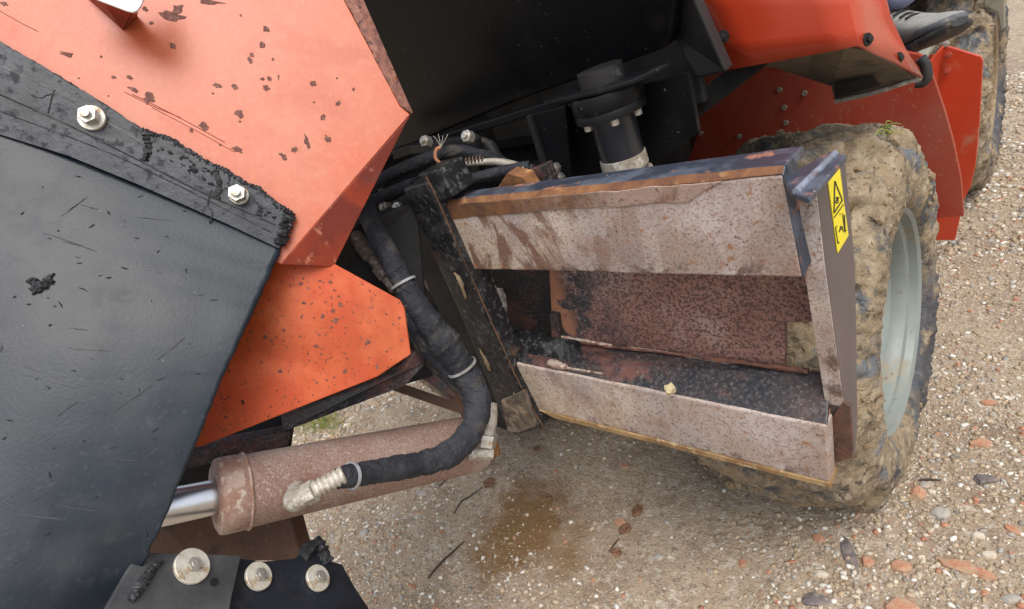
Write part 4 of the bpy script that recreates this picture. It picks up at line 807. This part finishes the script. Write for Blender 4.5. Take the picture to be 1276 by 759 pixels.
# ------------------------------------------------------------------ loose things on the ground
def rock(name, u, v, w, h, m, label, cat, group=None, ang=None, flat=.45, seed=0, smoothv=0):
    p = at(u, v, z=0); d = np.linalg.norm(p-EYE); bm = bmesh.new(); bmesh.ops.create_icosphere(bm, subdivisions=3, radius=1)
    a = random.uniform(0, 3.14) if ang is None else ang; L_, W_ = w*d/714/2*.78, h*d/714/2*.88
    cuts = [Vector((math.cos(t_), math.sin(t_), random.uniform(-.2, .5))).normalized() for t_ in [random.uniform(0, .6)+i_*6.283/6 for i_ in range(6)]]+[Vector((.15*(random.random()-.5), .15*(random.random()-.5), 1)).normalized()]
    ds_ = [random.uniform(.62, .92) for _ in cuts]
    for q in bm.verts:
        c = q.co.copy()
        for n_, d_ in zip(cuts, ds_):
            e_ = c.dot(n_)-d_
            if e_ > 0: c -= n_*e_*(.95 if m in (m_brick, m_slate) else .6)
        c *= 1+.10*(random.random()-.5)
        q.co = Vector((c.x*L_*1.15, c.y*W_*1.15, c.z*min(L_, W_)*flat*2))
    me = bpy.data.meshes.new(name); bm.to_mesh(me); bm.free(); me.materials.append(m)
    o = link(bpy.data.objects.new(name, me), None, (p[0], p[1], float(hgt(p[0], p[1]))+min(L_, W_)*flat*.12)); o.rotation_euler = (random.uniform(-.12, .12), random.uniform(-.12, .12), a)
    return tag(o, label, cat, group)
RG = math.radians(24)                                          # direction of photo-right on the ground
bk = [(1192, 700, 44, 15, .35, 'long orange brick shard at the right, longer than any other shard', 0), (1228, 710, 30, 14, .7, 'pitted orange brick shard touching the right end of the longest shard', 0), (1080, 698, 16, 14, 0, 'bright orange round brick chip just right of the dark slate strip', 0), (1122, 702, 22, 16, .2, 'pale orange worn brick lump between the dark slate strip and the long shard', 0),
      (1123, 752, 34, 18, .1, 'pale orange brick slab lying at the bottom edge of the photo', 0), (1222, 550, 26, 14, .3, 'pale orange brick lump lying far right beside the grey clod', 0), (1144, 612, 16, 20, .5, 'dusty orange brick lump close behind the tyre foot', 0), (1263, 657, 18, 9, .9, 'thin orange brick sliver at the far right edge', 0),
      (772, 648, 20, 14, .2, 'orange brick lump below the middle of the lower rail, largest one there', 0), (777, 577, 14, 10, .3, 'small reddish brick chip close below the lower rail', 0), (1234, 500, 20, 8, .1, 'flat orange brick chip on the right beside the wheel rim height', 0), (1020, 670, 16, 12, .3, 'dull rust brick fragment in the shade under the tyre foot', 0), (925, 700, 12, 12, .2, 'orange brick chip beside the pale patch of gravel below the tyre', 0)]
for u, v, w, h, a, lab, _ in bk: rock('brick_fragment', u, v, w, h, m_brick, lab, 'brick fragment', 'brick fragments scattered in the gravel', RG-a, .4)
BR = (('in the gravel right of the muddy tyre', 1165, 1276, 430, 759), ('in the gravel in front of the tyre foot', 720, 1050, 680, 759), ('in the far gravel behind the tyre', 1180, 1276, 290, 420), ('on the bare sand below the lower rail', 600, 800, 600, 720))
for k in range(16):
    bz, ua, ub_, va, vb = BR[k % 4]
    rock('brick_chip', random.uniform(ua, ub_), random.uniform(va, vb), random.uniform(5, 9), random.uniform(4, 6.5), m_brick, 'tiny orange brick chip half sunk '+bz, 'brick chip', 'tiny brick chips '+bz, None, .4)
rock('slate_piece', 1058, 692, 15, 50, m_slate, 'upright dark purple slate strip lying in front of the tyre', 'slate', None, RG+.05, .25)
rock('slate_piece', 1016, 745, 34, 18, m_slate, 'dark square slate slab at the bottom edge of the photo', 'slate', None, RG, .25)
st_ = [(1228, 594, 26, 15, m_slate, 'dark grey mud clod alone on the right of the tyre', 'stone'), (1220, 663, 12, 9, m_stone, 'white oval pebble left of the thin brick sliver', 'stone'), (1172, 636, 20, 14, m_gstone, 'wide flat grey stone set flush right of the tyre foot', 'stone'), (1161, 611, 9, 8, m_stone, 'round white pebble beside the dusty brick behind the tyre', 'stone'),
       (1146, 674, 8, 7, m_stone, 'little white pebble right of the bright round brick chip', 'stone'), (452, 662, 15, 11, m_gstone, 'flat blue grey stone beside the rubber lip on the left', 'stone'), (525, 612, 18, 11, m_gstone, 'oval grey stone close below the rusty cylinder', 'stone'), (1232, 687, 14, 10, m_brick if 0 else m_stone, 'pale tan pebble just above the long brick shard', 'stone'), (1152, 602, 10, 9, m_gstone, 'small blue grey pebble against the tyre foot', 'stone'),
       (1023, 713, 16, 9, m_stone, 'pale flat pebble above the square slate slab', 'stone'), (1262, 740, 20, 10, m_gstone, 'grey stone in the bottom right corner', 'stone'), (820, 692, 14, 10, m_gstone, 'blue grey pebble on the bare sand below the lower rail', 'stone')]
for u, v, w, h, m, lab, c in st_: rock('stone', u, v, w, h, m, lab, c, 'larger stones in the gravel', RG-random.uniform(-.3, .3), .34)
PB = (('right of the muddy tyre', 1150, 1276, 500, 759), ('in front of the tyre foot', 880, 1120, 665, 759), ('between the cylinder and the rubber lip', 390, 520, 610, 720), ('in the far gravel behind the tyre', 1175, 1276, 300, 490))
for k in range(56):
    pz, ua, ub_, va, vb = PB[k % 4]; u, v = random.uniform(ua, ub_), random.uniform(va, vb); pale = k % 3 == 0
    rock('pebble', u, v, random.uniform(3.5, 7.5), random.uniform(3, 5.5), m_stone if pale else m_gstone, 'small %s pebble half sunk %s' % ('pale' if pale else 'grey', pz), 'pebble', '%s pebbles %s' % ('pale' if pale else 'grey', pz), None, .42)
def leaf(u, v, w, h, a, lab):
    p = at(u, v, z=0); d = np.linalg.norm(p-EYE); L_, W_ = w*d/714/2, h*d/714/2*1.2; n = 14; vv_ = []; 
    for ring, zz in ((1, .004), (.55, .007), (0.05, .004)):
        for i in range(n):
            t = i*6.283/n; r = ring*(1+.35*(random.random()-.5)*(ring == 1)); vv_.append((L_*r*math.cos(t), W_*r*math.sin(t), zz+.006*random.random()*ring))
    f = [[k*n+i, k*n+(i+1) % n, (k+1)*n+(i+1) % n, (k+1)*n+i] for k in range(2) for i in range(n)]+[list(range(2*n, 3*n))]
    o = mesh('dead_leaf', [np.array(q)+[p[0], p[1], float(hgt(p[0], p[1]))] for q in vv_], f, m_leaf); so_ = o.modifiers.new('thick', 'SOLIDIFY'); so_.thickness = .0008
    tag(o, lab, 'leaf', 'dead leaves on the sand')
for q in ((608, 598, 16, 14, 0, 'dark curled leaf at the end of a thin twig below the cylinder port'), (778, 657, 14, 14, 0, 'brown leaf touching the larger brick lump'), (767, 686, 14, 9, 0, 'reddish brown leaf on bare sand right of the damp stain'), (668, 556, 10, 8, 0, 'dark brown leaf scrap in the shade near the bar foot'), (793, 634, 10, 16, 0, 'narrow dark leaf standing on edge below the lower rail'), (694, 650, 10, 8, 0, 'small dark leaf scrap at the edge of the damp stain'), (683, 618, 10, 7, 0, 'small dark leaf scrap between the bar foot and the damp stain')): leaf(*q)
def twig(q, r, lab):
    pts = []
    for u, v in q: p = at(u, v, z=0); pts.append(p+np.array([0, 0, float(hgt(p[0], p[1]))+.004]))
    tag(MB().tube(pts, [r*.7]+[r]*(len(pts)-2)+[r*.5], 7, 6, .3).out('twig', m_twig, None, smooth=True), lab, 'twig', 'twigs on the sand')
twig([(532, 719), (545, 702), (560, 688), (577, 672)], .003, 'straight dark twig lying lowest on the sand left of the damp stain')
twig([(564, 638), (573, 622), (585, 615), (600, 603)], .0022, 'thin bent twig leading to the dark curled leaf')
twig([(545, 603), (552, 596), (558, 592)], .0022, 'short dark twig close below the cylinder barrel')
twig([(757, 684), (764, 676), (770, 668)], .002, 'short thin twig pointing up at the brown leaf by the brick lump')
twig([(1145, 597), (1158, 596), (1172, 597)], .0025, 'short dark twig lying right of the tyre foot')
# clod on the lower rail, grass tuft beyond the machine
p = onp(836, 489, np.array([-.4, .64, .635]), np.array([0, 0, 1.])); bm = bmesh.new(); bmesh.ops.create_icosphere(bm, subdivisions=2, radius=.0095)
for q in bm.verts: q.co *= 1+.4*(random.random()-.5)
me = bpy.data.meshes.new('clod'); bm.to_mesh(me); bm.free(); me.materials.append(Mat('straw_coloured_clod', (.50, .42, .24), .9).bumpn(200, .003).done())
tag(link(bpy.data.objects.new('clod', me), None, p+np.array([0, 0, .006])), 'straw coloured crumb of earth sitting on the lower rusty rail', 'clod')
b = MB()
for k in range(420):
    u = random.gauss(396, 16); v = random.gauss(526, 7); q = at(u, v, z=0); h = random.uniform(.015, .05); d = rng.normal(0, .018, 2)
    q = q+np.array([0, 0, float(hgt(q[0], q[1]))]); b.add([q+np.array([-.002, 0, 0]), q+np.array([.002, .001, 0]), q+np.array([d[0], d[1], h])], [[0, 1, 2]])
tag(b.out('grass_tuft', m_grass, None), 'yellow green grass sprouting in gravel seen below the orange lower plate', 'grass', kind='stuff')
